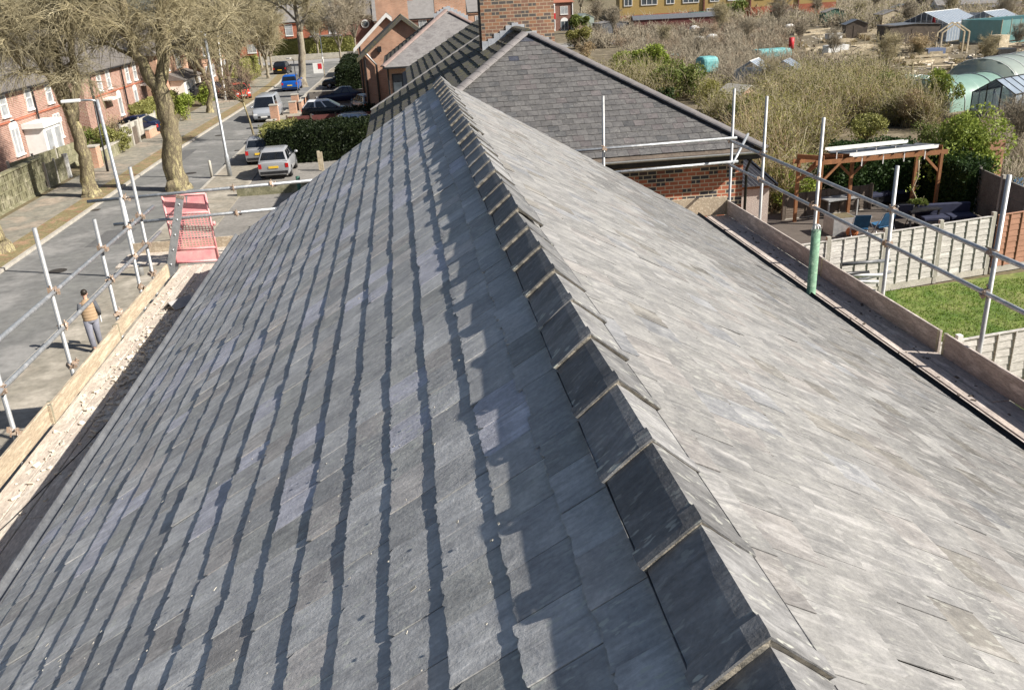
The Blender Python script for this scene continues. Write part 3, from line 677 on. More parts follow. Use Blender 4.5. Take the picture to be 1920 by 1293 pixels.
def roof_block(parent, x0, x1, y0, y1, ze, zr, kind, m, ov=.25, hip0=None, hip1=None, th=.09, name='roof'):
    """kind 'y': ridge along y; 'x': ridge along x; hips at y0/y1 (or x0/x1) set back by hip0/hip1"""
    b = MB(); x0 -= ov; x1 += ov
    if kind == 'y':
        xm = (x0+x1)/2; a0 = y0-ov; a1 = y1+ov; r0 = a0+(hip0 or 0); r1 = a1-(hip1 or 0)
        lo = [(x0, a0, ze), (x1, a0, ze), (x1, a1, ze), (x0, a1, ze)]; R0, R1 = (xm, r0, zr), (xm, r1, zr)
    else:
        ym = (y0+y1)/2; a0 = y0-ov; a1 = y1+ov
        lo = [(x1, a0, ze), (x1, a1, ze), (x0, a1, ze), (x0, a0, ze)]; R0, R1 = (x1-(hip1 or 0), ym, zr), (x0+(hip0 or 0), ym, zr)
    up = [(x, y, z+th) for x, y, z in lo]; R0u, R1u = (R0[0], R0[1], R0[2]+th), (R1[0], R1[1], R1[2]+th)
    vs = lo+up+[R0u, R1u]
    b.add(vs, [(3, 2, 1, 0), (0, 1, 5, 4), (1, 2, 6, 5), (2, 3, 7, 6), (3, 0, 4, 7), (4, 5, 8), (5, 6, 9, 8), (6, 7, 9), (7, 4, 8, 9)])
    return b.build(name, m, parent)

# --- neighbour with the slate hip
na = thing('hipped_neighbour_house', 'brick house with a grey slate hip end and wide chimney just beyond the ridge', 'house', (3, 28, 0))
AP = Vector((3.1, 27.0, 7.72)); EZ = 4.84; EX0, EX1, EY = -2.0, 8.3, 21.35
MB().box(-1.65, 7.95, 21.85, 35.0, 0, 4.62).build('wall', M['brick_near'], na)
hb = MB(); rr = random.Random(21)
half = (EX1-EX0)/2; xm = (EX0+EX1)/2; sl = math.hypot(AP.y-EY, AP.z-EZ); Dh = Vector((0, -(AP.y-EY), -(AP.z-EZ))).normalized(); nh = Vector((0, -(AP.z-EZ), AP.y-EY)).normalized()
def pal_h(r, i, u):
    g = r.uniform(.088, .122)
    if i == 1 and -.35 < u < .0: return (.06, .065, .085)
    if i == 5 and -.75 < u < -.45: return (.045, .05, .07)
    if i in (4, 5) and .85 < u < 1.25: return (.045, .05, .07)
    if i == 7 and 1.9 < u < 2.2: return (.045, .05, .07)
    q = r.random()
    if q < .12: return (g*1.08, g*.98, g*.99)
    if q < .2: return (g*.8, g*.8, g*.82)
    return (g*1.02, g*.99, g*.985)
# the apex sits left of the hip's middle, so each row has its own ends
def span(s): k = s/sl; return ((EX0-AP.x)*k, (EX1-AP.x)*k)
plane_slates(hb, AP, (1, 0, 0), Dh, nh, int(sl/.248), .248, .285, .010, span, pal_h, rr, .006, .003)
hb.build('slate_hip', M['hipslate'], na)
rb = MB(); Y1 = 35.1                                             # solid roof body under the coverings
vs = [(EX0, EY, EZ), (EX1, EY, EZ), (EX1, Y1, EZ), (EX0, Y1, EZ), tuple(AP), (AP.x, Y1, AP.z)]
vs = [(x, y, z-.02) for x, y, z in vs]
rb.add(vs, [(0, 1, 4), (1, 2, 5, 4), (3, 0, 4, 5), (2, 3, 5), (3, 2, 1, 0)]); rb.build('roof_timber', M['timber_d'], na)
def pal_m(r, i, u): g = r.uniform(.6, 1.2); return (.13*g, .13*g, .11*g)
for sgn, xe in ((-1, EX0), (1, EX1)):
    tb_ = MB(); run = abs(xe-AP.x); s_ = math.hypot(run, AP.z-EZ); D = Vector((sgn*run, 0, -(AP.z-EZ))).normalized(); nn = Vector((sgn*(AP.z-EZ), 0, run)).normalized()
    plane_slates(tb_, AP, (0, 1, 0), D, nn, int(s_/.34), .34, .31, .026, lambda s, k=s_: (-(AP.y-EY)*min(1, s/k), Y1-AP.y), pal_m, rr, .012, .006)
    tb_.build('mossy_tile_slope', M['mosstile'], na)
hip_tiles(na, (EX0-.02, EY-.02, EZ+.05), AP+Vector((0, 0, .05)), .135, M['hipclay'], 'hip_tile')
hip_tiles(na, (EX1+.02, EY-.02, EZ+.05), AP+Vector((0, 0, .05)), .135, M['tile_dk2'] if 'tile_dk2' in M else M['hipclay'], 'hip_tile')
hip_tiles(na, AP+Vector((0, 0, .05)), (AP.x, 29.6, AP.z+.05), .15, M['mosstile'], 'ridge_tile')
for i in range(16):                                               # mortared verge of the rear slope
    pass
vg = MB(); vg.beam((AP.x+1.2, Y1, AP.z-.62), (EX1, Y1, EZ+.06), .05, .05); vg.build('verge_mortar', M['mortar'], na)
vg = MB(); vg.beam((EX0, Y1, EZ+.05), (AP.x, Y1, AP.z+.03), .13, .07); vg.build('verge_mortar', M['tile_grey'], na)
chx0, chx1, chy0 = 2.0, 4.38, 29.6
ch = chimney(na, chx0, chx1, chy0, 30.5, 6, 11.0, M['brick_ch'], 4)
ldm = MB(); y = chy0-.012                                              # stepped lead flashing
for k in range(12):
    x = chx0+(chx1-chx0)*(k+.5)/12; zr_ = AP.z-abs(x-AP.x)*(AP.z-EZ)/half; zt = zr_+.16+(.085 if k % 2 == 0 else .045)
    wv = (chx1-chx0)/24; ldm.box(x-wv-.006, x+wv+.006, y-.004*(k % 2)-.02, y+.02, zr_-.25, zt+.02)
ldm.build('lead_flashing', M['lead'], na)
MB().tube([(chx0-.03, chy0+.05, 7.2), (chx0-.03, chy0+.05, 11)], .05, 6).build('cable_duct', M['black_pl'], na)
b = MB(); b.box(EX0+.05, EX1-.05, EY+.06, EY+.09, EZ-.22, EZ-.02); b.build('fascia', M['black_pl'], na)
MB().box(EX0+.1, EX1-.1, EY+.1, 21.85, EZ-.24, EZ-.2).build('soffit', M['black_pl'], na)
gm_ = MB(); prof = [(.06*math.cos(a), .06*math.sin(a)) for a in [PI+PI*k/8 for k in range(9)]]
gm_.loft([[(x, EY-.02+p, EZ-.03+q) for p, q in prof+[(.05, 0), (-.05, 0)]] for x in (EX0, EX1+.05)]); gm_.build('gutter', M['galv2'], na)
MB().tube([(EX1-.25, EY+.1, EZ-.1), (8.02, 21.78, EZ-.55), (8.02, 21.78, 0)], .04, 8).build('downpipe', M['black_pl'], na, True)
# attached half, set back
nb_ = thing('set_back_house', 'brick house with weathered mossy tiles joined to the far side of the slate hip house', 'house', (3, 42, 0))
MB().box(-.4, 7.9, 35.06, 43.3, 0, 4.9).build('wall', M['brick_o'], nb_)
tb_ = MB(); AQ = Vector((3.1, 39, 7.7)); run = 3.75; dz = run*.56; s_ = math.hypot(run, dz); D = Vector((-run, 0, -dz)).normalized(); nn = Vector((-dz, 0, run)).normalized()
plane_slates(tb_, AQ, (0, 1, 0), D, nn, int(s_/.34), .34, .31, .028, lambda s: (-3.7, 4.6), pal_m, rr, .012, .006); tb_.build('mossy_tile_slope', M['mosstile'], nb_)
b = MB(); b.prism([(-.65, 35.15, 5.6-.05), (3.1, 35.15, 7.66), (8.2, 35.15, 4.8), (-.65, 35.15, 4.8)], (0, 8.3, 0)); b.build('roof', M['tile_dk'], nb_)

def tall_hip(nm, label, x0, x1, y0, y1, ze, apx, apy, apz, hipm, street_m, wallm):
    t = thing(nm, label, 'house', ((x0+x1)/2, (y0+y1)/2, 0))
    MB().box(x0+.35, x1-.35, y0+.4, y1-.3, 0, ze-.1).build('wall', wallm, t)
    b = MB(); b.add([(x0, y0, ze), (x1, y0, ze), (apx, apy, apz), (x0, y0, ze-.1), (x1, y0, ze-.1)], [(0, 1, 2), (0, 3, 4, 1)]); b.build('slate_hip', hipm, t)
    for sgn, xe, nme in ((-1, x0, 'street_slope'), (1, x1, 'garden_slope')):
        tb = MB(); run = abs(xe-apx); s = math.hypot(run, apz-ze); D = Vector((sgn*run, 0, -(apz-ze))).normalized(); nn = Vector((sgn*(apz-ze), 0, run)).normalized()
        plane_slates(tb, (apx, apy, apz), (0, 1, 0), D, nn, int(s/.34), .34, .31, .028, lambda q, k=s: (-(apy-y0)*min(1, q/k), y1-apy), pal_m, rr, .01, .005); tb.build(nme, street_m, t)
    b = MB(); b.add([(x0, y0, ze-.03), (x1, y0, ze-.03), (x1, y1, ze-.03), (x0, y1, ze-.03), (apx, apy, apz-.03), (apx, y1, apz-.03)], [(1, 2, 5, 4), (3, 0, 4, 5), (2, 3, 5), (3, 2, 1, 0)]); b.build('roof_timber', M['timber_d'], t)
    hip_tiles(t, (x0, y0, ze+.04), (apx, apy, apz+.05), .16, M['hippink'], 'hip_tile', 1.2); hip_tiles(t, (x1, y0, ze+.04), (apx, apy, apz+.05), .16, M['hippink'], 'hip_tile', 1.2)
    b = MB(); b.box(x0+.05, x1, y0-.09, y0-.02, ze-.12, ze-.02); b.build('gutter', M['black_pl'], t)
    return t
M['hippink'] = mat('pinkish_hip_tiles', (.27, .20, .18), (.22, .165, .15), 2, .8, fine=.15)
hB = tall_hip('hipped_house', 'brick house with a plain dark grey hip facing the camera behind the mossy roof', -1.85, 8.0, 57.5, 68, 4.85, 2.75, 64, 7.85, M['feltslate'], M['mosstile'], M['brick_o'])
cb_ = chimney(hB, 2.0, 4.2, 65.2, 66.1, 6, 10.8, M['brick_o'], 3)
ldm = MB()
for k in range(10):
    x = 1.9+2.4*(k+.5)/10; zr_ = 7.85-abs(x-2.9)*.55; ldm.box(x-.125, x+.125, 65.15-.004*(k % 2), 65.2, zr_-.4, zr_+.32)
ldm.build('lead_flashing', M['lead'], hB)
window(hB, 'S', 57.9, -.95, 2.2, .75, 2.2, fm=M['black_pl'], gm=M['glass'], mull=0)
MB().tube([(-1.55, 57.82, 4.7), (-1.55, 57.82, 0)], .07, 6).build('downpipe', M['black_pl'], hB)
def gable_front(nm, label, x0, x1, y0, y1, ze, xa, za, barge, roofm, wallm):
    t = thing(nm, label, 'house', ((x0+x1)/2, (y0+y1)/2, 0))
    b = MB(); b.prism([(x0, y0, 0), (x1, y0, 0), (x1, y0, ze), (xa, y0, za-.2), (x0, y0, ze)], (0, y1-y0, 0)); b.build('wall', wallm, t)
    k = (za-ze)/(xa-x0); o = .4; r = MB()
    for sgn, xe in ((-1, x0-o), (1, x1+o)):
        zz = za-abs(xe-xa)*k; r.prism([(xa, y0-.3, za), (xe, y0-.3, zz), (xe, y0-.3, zz-.1), (xa, y0-.3, za-.1)], (0, y1-y0+.5, 0))
    r.build('roof', roofm, t)
    f = MB()
    for xe in (x0-o, x1+o): zz = za-abs(xe-xa)*k; f.prism([(xa, y0-.34, za+.04), (xe, y0-.34, zz+.04), (xe, y0-.34, zz-.30), (xa, y0-.34, za-.30)], (0, .036, 0))
    f.build('bargeboard', barge, t); return t
hD = gable_front('gabled_house', 'orange brick gabled house with mossy dark roof edge and black downpipes on its side', -3.55, 3.0, 70, 80.5, 5.05, -.35, 7.6, M['mosstile'], M['mosstile'], M['brick_o'])
MB().tube([(-3.2, 69.85, 5.0), (-2.55, 69.85, 4.2), (-2.55, 69.85, 0)], .09, 6).build('downpipe', M['black_pl'], hD)
MB().tube([(-3.4, 69.9, 4.7), (-3.4, 69.9, 0)], .09, 6).build('downpipe', M['black_pl'], hD)
MB().box(-2.35, -2.05, 69.75, 69.95, 5.1, 5.5).build('wall_lamp', M['black_pl'], hD)
chimney(hD, -1.1, .3, 78.2, 79.0, 6.5, 9.4, M['brick_o'], 2)
hC = gable_front('gabled_house', 'orange brick gabled house with bright white bargeboards, last before the junction', -4.35, 2.0, 82.5, 92, 5.15, -1.6, 7.6, M['white'], M['tile_dk'], M['brick_o'])
MB().tube([(-4.2, 82.35, 5.0), (-4.2, 82.35, 0)], .09, 6).build('downpipe', M['black_pl'], hC)
chimney(hC, -2.6, -1.0, 89, 90, 6.5, 9.8, M['brick_o'], 3)

# --- terraces on the left of the street
def e_house(nm, label, y0, y1, ze, zr, wallm, roofm, X=-24.0, depth=8.0):
    t = thing(nm, label, 'house', (X-depth/2, (y0+y1)/2, 0))
    MB().box(X-depth, X, y0, y1, 0, ze).build('wall', wallm, t)
    roof_block(t, X-depth, X, y0, y1, ze-.05, zr, 'y', roofm, .3)
    g = MB(); g.box(X+.28, X+.38, y0-.2, y1+.2, ze-.14, ze-.03); g.build('gutter', M['black_pl'], t)
    return t
h1 = e_house('terraced_house', 'nearest pink brick terraced house at the left edge with a white porch and arched windows', 38, 64.6, 4.95, 7.9, M['brick_p'], M['tile_dk'])
for y in (45.5, 47.6, 51.3, 53.6, 57.4, 60.8): window(h1, 'E', -24, y+2.0, 3.55, 1.0, 1.2, mull=0, bar=.55)
for y, a in ((48.0, True), (56.2, True), (63.1, False)): window(h1, 'E', -24, y, 1.25, 1.15, 1.55, mull=1, arch=a)
bd_ = MB(); bd_.box(-24, -23.93, 38, 64.6, 3.15, 3.24); bd_.build('brick_band', M['brick_r'], h1)
MB().tube([(-23.85, 59.9, 4.8), (-23.85, 59.9, 0)], .07, 8).build('downpipe', M['black_pl'], h1)
pch = MB(); pch.box(-23.98, -22.7, 57.3, 60.5, 2.55, 2.85); pr_ = pch.build('porch_roof', M['white'], h1)
pp = MB().box(-23.98, -22.85, 57.5, 60.3, 0, 2.53).build('porch', M['white'], h1)
for y in (58.2, 59.6): window(pp, 'E', -22.85, y, .3, 1.15, 2.1, mull=0, sill=False, name='porch_window')
chimney(h1, -28.6, -27.4, 52, 53, 7, 9.6, M['brick_p'], 2)
h2 = e_house('terraced_house', 'pink brick terraced house with tall narrow white windows, second from the left edge', 69.4, 86, 4.85, 7.8, M['brick_p'], M['tile_dk'])
for y in (73.3, 75.6, 80.9, 83.2): window(h2, 'E', -24, y, 3.3, .95, 1.35, mull=0, bar=.55)
for y in (77.4, 82.2): window(h2, 'E', -24, y, 1.0, 1.0, 1.55, mull=0, arch=True)
MB().box(-24, -23.93, 69.4, 86, 2.95, 3.05).build('brick_band', M['brick_r'], h2)
for y in (71.0, 79.0): MB().tube([(-23.85, y, 4.7), (-23.85, y, 0)], .07, 8).build('downpipe', M['black_pl'], h2)
cp2 = MB().box(-24, -23.2, 73.2, 75.2, 2.55, 2.68).build('door_canopy', M['render_w'], h2); MB().box(-24, -23.2, 84.2, 85.9, 2.65, 2.78).build('door_canopy', M['render_w'], h2)
h3 = e_house('white_bay_house', 'brick house with white rendered bay and red door lintel past the big tree', 91, 104, 4.9, 7.8, M['brick_o'], M['tile_dk'])
bay = MB().box(-24, -22.6, 94.5, 102.5, 0, 2.2).build('bay', M['render_w'], h3)
for y in (95.9, 98.5, 101.1): window(bay, 'E', -22.6, y, .8, 1.6, 1.15, mull=1, name='bay_window')
rf = MB(); rf.prism([(-24, 94.2, 2.9), (-22.3, 94.2, 2.2), (-24, 94.2, 2.2)], (0, 8.6, 0)); rf.build('bay_roof', M['tile_dk'], bay)
for y in (94.5, 99.5): window(h3, 'E', -24, y, 3.2, 1.9, 1.35, mull=1)
MB().box(-24, -23.9, 92.6, 93.6, 2.2, 2.6).build('lintel', M['redpaint'], h3)
h4 = e_house('terraced_house', 'distant brick house at the end of the left row, half hidden by twigs', 110, 128, 5.0, 7.9, M['brick_o'], M['tile_dk'])
for y in (113, 117, 121, 125): window(h4, 'E', -24, y, 3.3, 1.4, 1.3, mull=1); window(h4, 'E', -24, y, .9, 1.5, 1.4, mull=1)
# behind the left row
for i, (x, y, lab) in enumerate(((-52, 88, 'low brick house glimpsed through twigs behind the left terrace'), (-46, 120, 'further brick house glimpsed between trunks behind the left terrace'))):
    t = e_house('back_street_house', lab, y, y+16, 4.6, 7.2, M['brick_o'], M['redtile'], X=x, depth=9)
    for k in range(3): window(t, 'E', x, y+3+k*5, 3.0, 1.4, 1.2)
# --- row across the junction
def s_house(nm, label, x0, x1, y0, ze, zr, wallm, roofm, depth=8.5):
    t = thing(nm, label, 'house', ((x0+x1)/2, y0+depth/2, 0))
    MB().box(x0, x1, y0, y0+depth, 0, ze).build('wall', wallm, t); roof_block(t, x0, x1, y0, y0+depth, ze-.05, zr, 'x', roofm, .12)
    g = MB(); g.box(x0-.1, x1+.1, y0-.28, y0-.16, ze-.16, ze-.04); g.build('gutter', M['black_pl'], t); return t
j1 = s_house('junction_house', 'red brick house with grey slate roof facing down the street across the junction', -22.5, -10.6, 172, 5.6, 8.5, M['brick_r'], M['farslate'])
for x in (-20.4, -15.8, -12.6): window(j1, 'S', 172, x, 3.3, 1.35, 2.0, mull=0, bar=.6)
MB().box(-16.8, -11, 171.1, 172, 2.2, 3.1).build('porch_roof', M['farslate'], j1); window(j1, 'S', 172, -19.2, .6, 1.8, 1.3, arch=True)
window(j1, 'S', 172, -13.4, .4, 2.6, 1.6, mull=2)
chimney(j1, -11.9, -10.8, 175.5, 176.6, 7.5, 10.2, M['brick_r'], 2)
j2 = s_house('junction_house', 'narrow recessed brick house with an oval white window across the junction', -10.3, -5.2, 173.5, 6.0, 9.2, M['brick_b'], M['tile_dk'])
o = MB(); o.tube([(-6.6, 173.35, 4.55), (-6.6, 173.5, 4.55)], [.75, .75], 16); oo = o.build('window', M['white'], j2); MB().tube([(-6.6, 173.3, 4.55), (-6.6, 173.36, 4.55)], [.52, .52], 16).build('pane', M['glass'], oo)
MB().box(-9.4, -8.4, 172.6, 173.4, 6.2, 8.2).build('dormer', M['black_pl'], j2)
j3 = s_house('junction_house', 'brown brick house with a broad pale grey slate roof behind the white bargeboard gable', -5.0, 9.0, 172, 5.0, 8.6, M['brick_b'], M['farslate'])
for x in (-3.5, -.3, 4): window(j3, 'S', 172, x, 3.0, 1.5, 1.7, mull=1)
window(j3, 'S', 172, -4.2, .6, 1.2, 1.5); chimney(j3, .6, 2.6, 175.6, 176.8, 7.6, 10.4, M['brick_r'], 3)
j4 = s_house('junction_house', 'dark roofed brick house seen just left of the wide near chimney', 12.5, 20.5, 172, 5.6, 9.0, M['brick_o'], M['farslate'])
for x in (14.5, 17.6): window(j4, 'S', 172, x, 3.2, 1.5, 1.7, mull=1)
j5 = s_house('junction_house', 'red brick house behind bare twigs at the left end of the junction row', -36, -25.5, 172, 5.6, 8.6, M['brick_r'], M['farslate'])
for x in (-34, -30.6, -27.5): window(j5, 'S', 172, x, 3.3, 1.4, 1.9, mull=0); window(j5, 'S', 172, x, .7, 1.6, 1.5)
# --- houses beyond the allotments
bh = thing('bay_house', 'brown brick house with red panelled bay and arched white door beyond the allotments', 'house', (36, 209, 0))
MB().box(29, 38.6, 205, 213, 0, 5.9).build('wall', M['brick_b'], bh); roof_block(bh, 29, 38.6, 205, 213, 5.85, 8.4, 'x', M['redtile'], .35, hip1=3.5)
by = MB().box(31.9, 34.4, 204.1, 205, 0, 5.7).build('bay', M['white'], bh); MB().box(31.8, 34.5, 203.98, 204.1, 2.55, 3.75).build('bay_panel', M['signred'], by)
window(by, 'S', 204.1, 33.15, 3.8, 2.3, 1.7, mull=2, name='bay_window', sill=False); window(by, 'S', 204.1, 33.15, .6, 2.3, 1.9, mull=2, name='bay_window', sill=False)
window(bh, 'S', 205, 36.6, 3.4, 1.7, 1.7); window(bh, 'S', 205, 36.6, 0, 1.7, 2.0, arch=True, gm=M['glass'], sill=False, name='door')
MB().tube([(38.5, 204.9, 5.8), (38.5, 204.9, 0)], .1, 6).build('downpipe', M['white_pl'], bh)
yb = thing('yellow_panelled_building', 'long low yellow clad building with white windows across the top of the allotments', 'building', (80, 218, 0))
MB().prism([(52.6, 218.5, -.2), (104, 212, -.2), (104, 212, 2.6), (52.6, 218.5, 1.9)], (2, 12, 0)).build('base_wall', M['brick_r'], yb)
MB().prism([(52.6, 218.5, 1.9), (104, 212, 2.6), (104, 212, 9.5), (52.6, 218.5, 9.5)], (2, 12, 0)).build('wall', M['yellow'], yb)
def yw(x, z0, wd, h, mull, nm='window', m=None, g=None):
    y = 218.5-(x-52.6)*6.5/51.4; f = MB(); a = Vector((x-wd/2, y-.12+.063*wd/1.0, 0)); d = Vector((1, -.1264, 0)).normalized()
    P_ = lambda u, v, o=0: Vector((x, y-o, 0))+d*u+Vector((0, 0, v))
    for u0, u1, v0, v1 in [(-wd/2, -wd/2+.15, z0, z0+h), (wd/2-.15, wd/2, z0, z0+h), (-wd/2+.15, wd/2-.15, z0, z0+.18), (-wd/2+.15, wd/2-.15, z0+h-.15, z0+h)]+[(-wd/2+wd*(k+1)/(mull+1)-.07, -wd/2+wd*(k+1)/(mull+1)+.07, z0+.18, z0+h-.15) for k in range(mull)]:
        f.prism([P_(u0, v0), P_(u1, v0), P_(u1, v1), P_(u0, v1)], (0, -.14, 0))
    o = f.build(nm, m or M['white'], yb); p = MB(); p.prism([P_(-wd/2+.15, z0+.18, .02), P_(wd/2-.15, z0+.18, .02), P_(wd/2-.15, z0+h-.15, .02), P_(-wd/2+.15, z0+h-.15, .02)], (0, -.05, 0)); p.build('pane', g or M['glass'], o)
for x, wd, mu in ((54.6, 2.0, 1), (59.6, 3.9, 2), (64.6, 2.0, 1), (69.5, 3.9, 2), (75.1, 2.2, 1), (80.2, 4.0, 2), (86, 2.2, 1), (91, 4.0, 2), (97, 2.2, 1)): yw(x, 4.0, wd, 2.8, mu)
yw(74.4, 1.75, 2.2, .9, 0)
for x in (72.6, 83.6, 95.0): y = 218.5-(x-52.6)*6.5/51.4; MB().box(x-.15, x+.15, y-.3, y-.05, .3, 9.4).build('downpipe', M['maroon'], yb)

# ------------------------------------------------------------------ vegetation builders
def tubes_np(P, Rr, n=3):
    """P: (m,k,3) polylines, Rr: (m,k) radii -> verts, quads"""
    m, k, _ = P.shape; d = np.gradient(P, axis=1); d /= np.linalg.norm(d, axis=2, keepdims=True)+1e-9
    ref = np.where(np.abs(d[..., 2:3]) < .9, np.array([0, 0, 1.0]), np.array([1.0, 0, 0])); u = np.cross(d, ref); u /= np.linalg.norm(u, axis=2, keepdims=True)+1e-9; v = np.cross(d, u)
    a = np.arange(n)*2*np.pi/n
    ring = P[:, :, None, :]+(u[:, :, None, :]*np.cos(a)[:, None]+v[:, :, None, :]*np.sin(a)[:, None])*Rr[:, :, None, None]
    V = ring.reshape(-1, 3); idx = np.arange(m*k*n).reshape(m, k, n)
    A = idx[:, :-1, :]; B = idx[:, 1:, :]
    Q = np.stack([A, np.roll(A, -1, 2), np.roll(B, -1, 2), B], -1).reshape(-1, 4)
    return V, Q
def cat(parts):
    V = []; Q = []; b = 0
    for v, q in parts: V.append(v); Q.append(q+b); b += len(v)
    return np.concatenate(V), np.concatenate(Q)
def leaves_np(c, size, g, flat=.0):
    n = len(c); a = g.normal(0, 1, (n, 3)); a /= np.linalg.norm(a, axis=1, keepdims=True); b = np.cross(a, g.normal(0, 1, (n, 3))); b /= np.linalg.norm(b, axis=1, keepdims=True)+1e-9
    s = size*g.uniform(.6, 1.4, (n, 1)); V = np.stack([c-a*s, c-b*s*.55, c+a*s, c+b*s*.55], 1).reshape(-1, 3); return V, np.arange(4*n).reshape(-1, 4)
def crown_twigs(limbs, g, n2, n3, l2, l3, r2, r3, droop=.15, up=.35, start=.25):
    """limbs: list of (pts, radii). returns secondary branches and twigs"""
    secP = []; secR = []
    for pts, rad in limbs:
        pts = np.array(pts); Ls = np.linalg.norm(np.diff(pts, axis=0), axis=1); cum = np.concatenate([[0], np.cumsum(Ls)]); T = cum[-1]
        k = max(3, int(n2*T))
        for t in g.uniform(start*T, T, k):
            i = min(np.searchsorted(cum, t)-1, len(Ls)-1); i = max(i, 0); f = (t-cum[i])/max(Ls[i], 1e-6); p = pts[i]*(1-f)+pts[i+1]*f
            axis = (pts[i+1]-pts[i])/max(Ls[i], 1e-6); dr = g.normal(0, 1, 3); dr -= axis*dr.dot(axis)*.6; dr /= np.linalg.norm(dr); dr = dr+axis*.5+np.array([0, 0, up]); dr /= np.linalg.norm(dr)
            ln = l2*g.uniform(.5, 1.25); q = [p]; d = dr.copy()
            for s in range(5): q.append(q[-1]+d*ln/5); d = d+g.normal(0, .22, 3)+np.array([0, 0, -droop*.3]); d /= np.linalg.norm(d)
            secP.append(q); secR.append(np.linspace(r2, r2*.35, 6))
    secP = np.array(secP); secR = np.array(secR); m = len(secP)*n3
    idx = g.integers(0, len(secP), m); tt = g.uniform(.15, 1, m)*5; i0 = np.minimum(tt.astype(int), 4); f = (tt-i0)[:, None]
    p = secP[idx, i0]*(1-f)+secP[idx, i0+1]*f; ax = secP[idx, i0+1]-secP[idx, i0]; ax /= np.linalg.norm(ax, axis=1, keepdims=True)
    d = g.normal(0, 1, (m, 3))+ax*1.1+np.array([0, 0, up*.5]); d /= np.linalg.norm(d, axis=1, keepdims=True); ln = (l3*g.uniform(.4, 1.3, m))[:, None]
    P = [p]
    for s in range(3): P.append(P[-1]+d*ln/3); d = d+g.normal(0, .25, (m, 3))+np.array([0, 0, -droop]); d /= np.linalg.norm(d, axis=1, keepdims=True)
    P = np.stack(P, 1); Rr = np.linspace(r3, r3*.4, 4)[None, :]*g.uniform(.7, 1.3, (m, 1))
    return [tubes_np(secP, secR, 4), tubes_np(P, Rr, 3)]
def tree(name, label, base, trunk, limbs, seed, bark='bark', twig='twig', n2=3.2, n3=26, l2=1.9, l3=1.15, r2=.035, r3=.011, droop=.15, up=.3, group=None, roots=True):
    """trunk/limbs: lists of ((x,y,z) relative to base, radius)"""
    g = np.random.default_rng(seed); t = thing(name, label, 'tree', base, group)
    def fine(pl, sub=4, wob=.025):
        P = np.array([p for p, _ in pl], float); R_ = np.array([r for _, r in pl]); o = []; q = []
        for i in range(len(P)-1):
            for s in range(sub): f = s/sub; o.append(P[i]*(1-f)+P[i+1]*f); q.append(R_[i]*(1-f)+R_[i+1]*f)
        o.append(P[-1]); q.append(R_[-1]); o = np.array(o); o[1:-1] += g.normal(0, wob, (len(o)-2, 3))*np.array(q)[1:-1, None]/.3
        return o, np.array(q)*(1+g.normal(0, .02, len(q)))
    b = MB(); o, q = fine(trunk)
    if roots: o = np.concatenate([[o[0]-np.array([0, 0, .1])], [o[0]+np.array([0, 0, .12])], o[1:]]); q = np.concatenate([[q[0]*1.28], [q[0]*1.05], q[1:]])
    b.tube(o, q, 16)
    if roots: b.v = [(x*(1+.16*max(0, 1-z/1.1)*math.sin(5*math.atan2(y, x)+seed)), y*(1+.16*max(0, 1-z/1.1)*math.sin(5*math.atan2(y, x)+seed)), z) for x, y, z in b.v]
    b.build('trunk', M[bark], t, True, world=False)
    L_ = []
    for lb_ in limbs:
        o, q = fine(lb_, 4, .07); L_.append((o, q)); b = MB(); b.tube(o, q, 9); b.build('limb', M[bark], t, True, world=False)
    V, Q = cat(crown_twigs(L_, g, n2, n3, l2, l3, r2, r3, droop, up))
    np_mesh('crown', V, Q, M[twig], t)
    return t
def vec(px, py, Y, base): p = atY(px, py, Y)-Vector(base); return (p.x, p.y, p.z)
def pl(base, Y, *pts):         # polyline in a tree's own frame from photo points at a depth, with small depth offsets
    out = []
    for px, py, r, dy in pts:
        p = atY(px, py, Y+dy)-Vector(base); out.append(((p.x, p.y, p.z), r))
    return out
# big sycamore in the middle of the left half
B1 = (-13.05, 47.8, 0); Y = 47.8
tree('street_tree', 'thick mossy bare street tree forking in two behind the red barrier', B1,
     [((0, 0, 0), .62), ((-.05, 0, .7), .50)]+pl(B1, Y, (322, 260, .47, 0), (310, 200, .44, 0), (297, 165, .42, 0)),
     [pl(B1, Y, (299, 178, .36, 0), (265, 115, .27, -.1), (243, 70, .23, -.3), (233, 25, .2, -.3), (222, -40, .17, 0), (205, -120, .09, .4)),
      pl(B1, Y, (303, 178, .36, 0), (308, 110, .29, .2), (306, 60, .25, .3), (300, 10, .22, .2), (312, -50, .18, 0), (330, -130, .09, 0)),
      pl(B1, Y, (308, 70, .16, .2), (335, 30, .12, .9), (360, -5, .1, 1.4), (400, -60, .05, 2)),
      pl(B1, Y, (240, 70, .15, -.2), (205, 40, .11, -.9), (160, 25, .08, -1.4), (110, 10, .05, -1.8)),
      pl(B1, Y, (262, 112, .12, 0), (228, 95, .08, .6), (195, 80, .06, 1.2), (165, 85, .04, 1.5)),
      pl(B1, Y, (306, 100, .10, .1), (340, 80, .07, -.6), (380, 62, .05, -1.2), (420, 55, .03, -1.5))], 101, n2=2.8, n3=42, l2=1.8, l3=1.5, r3=.0115, droop=.38)
B2 = (-17.25, 47.2, 0); Y = 47.2
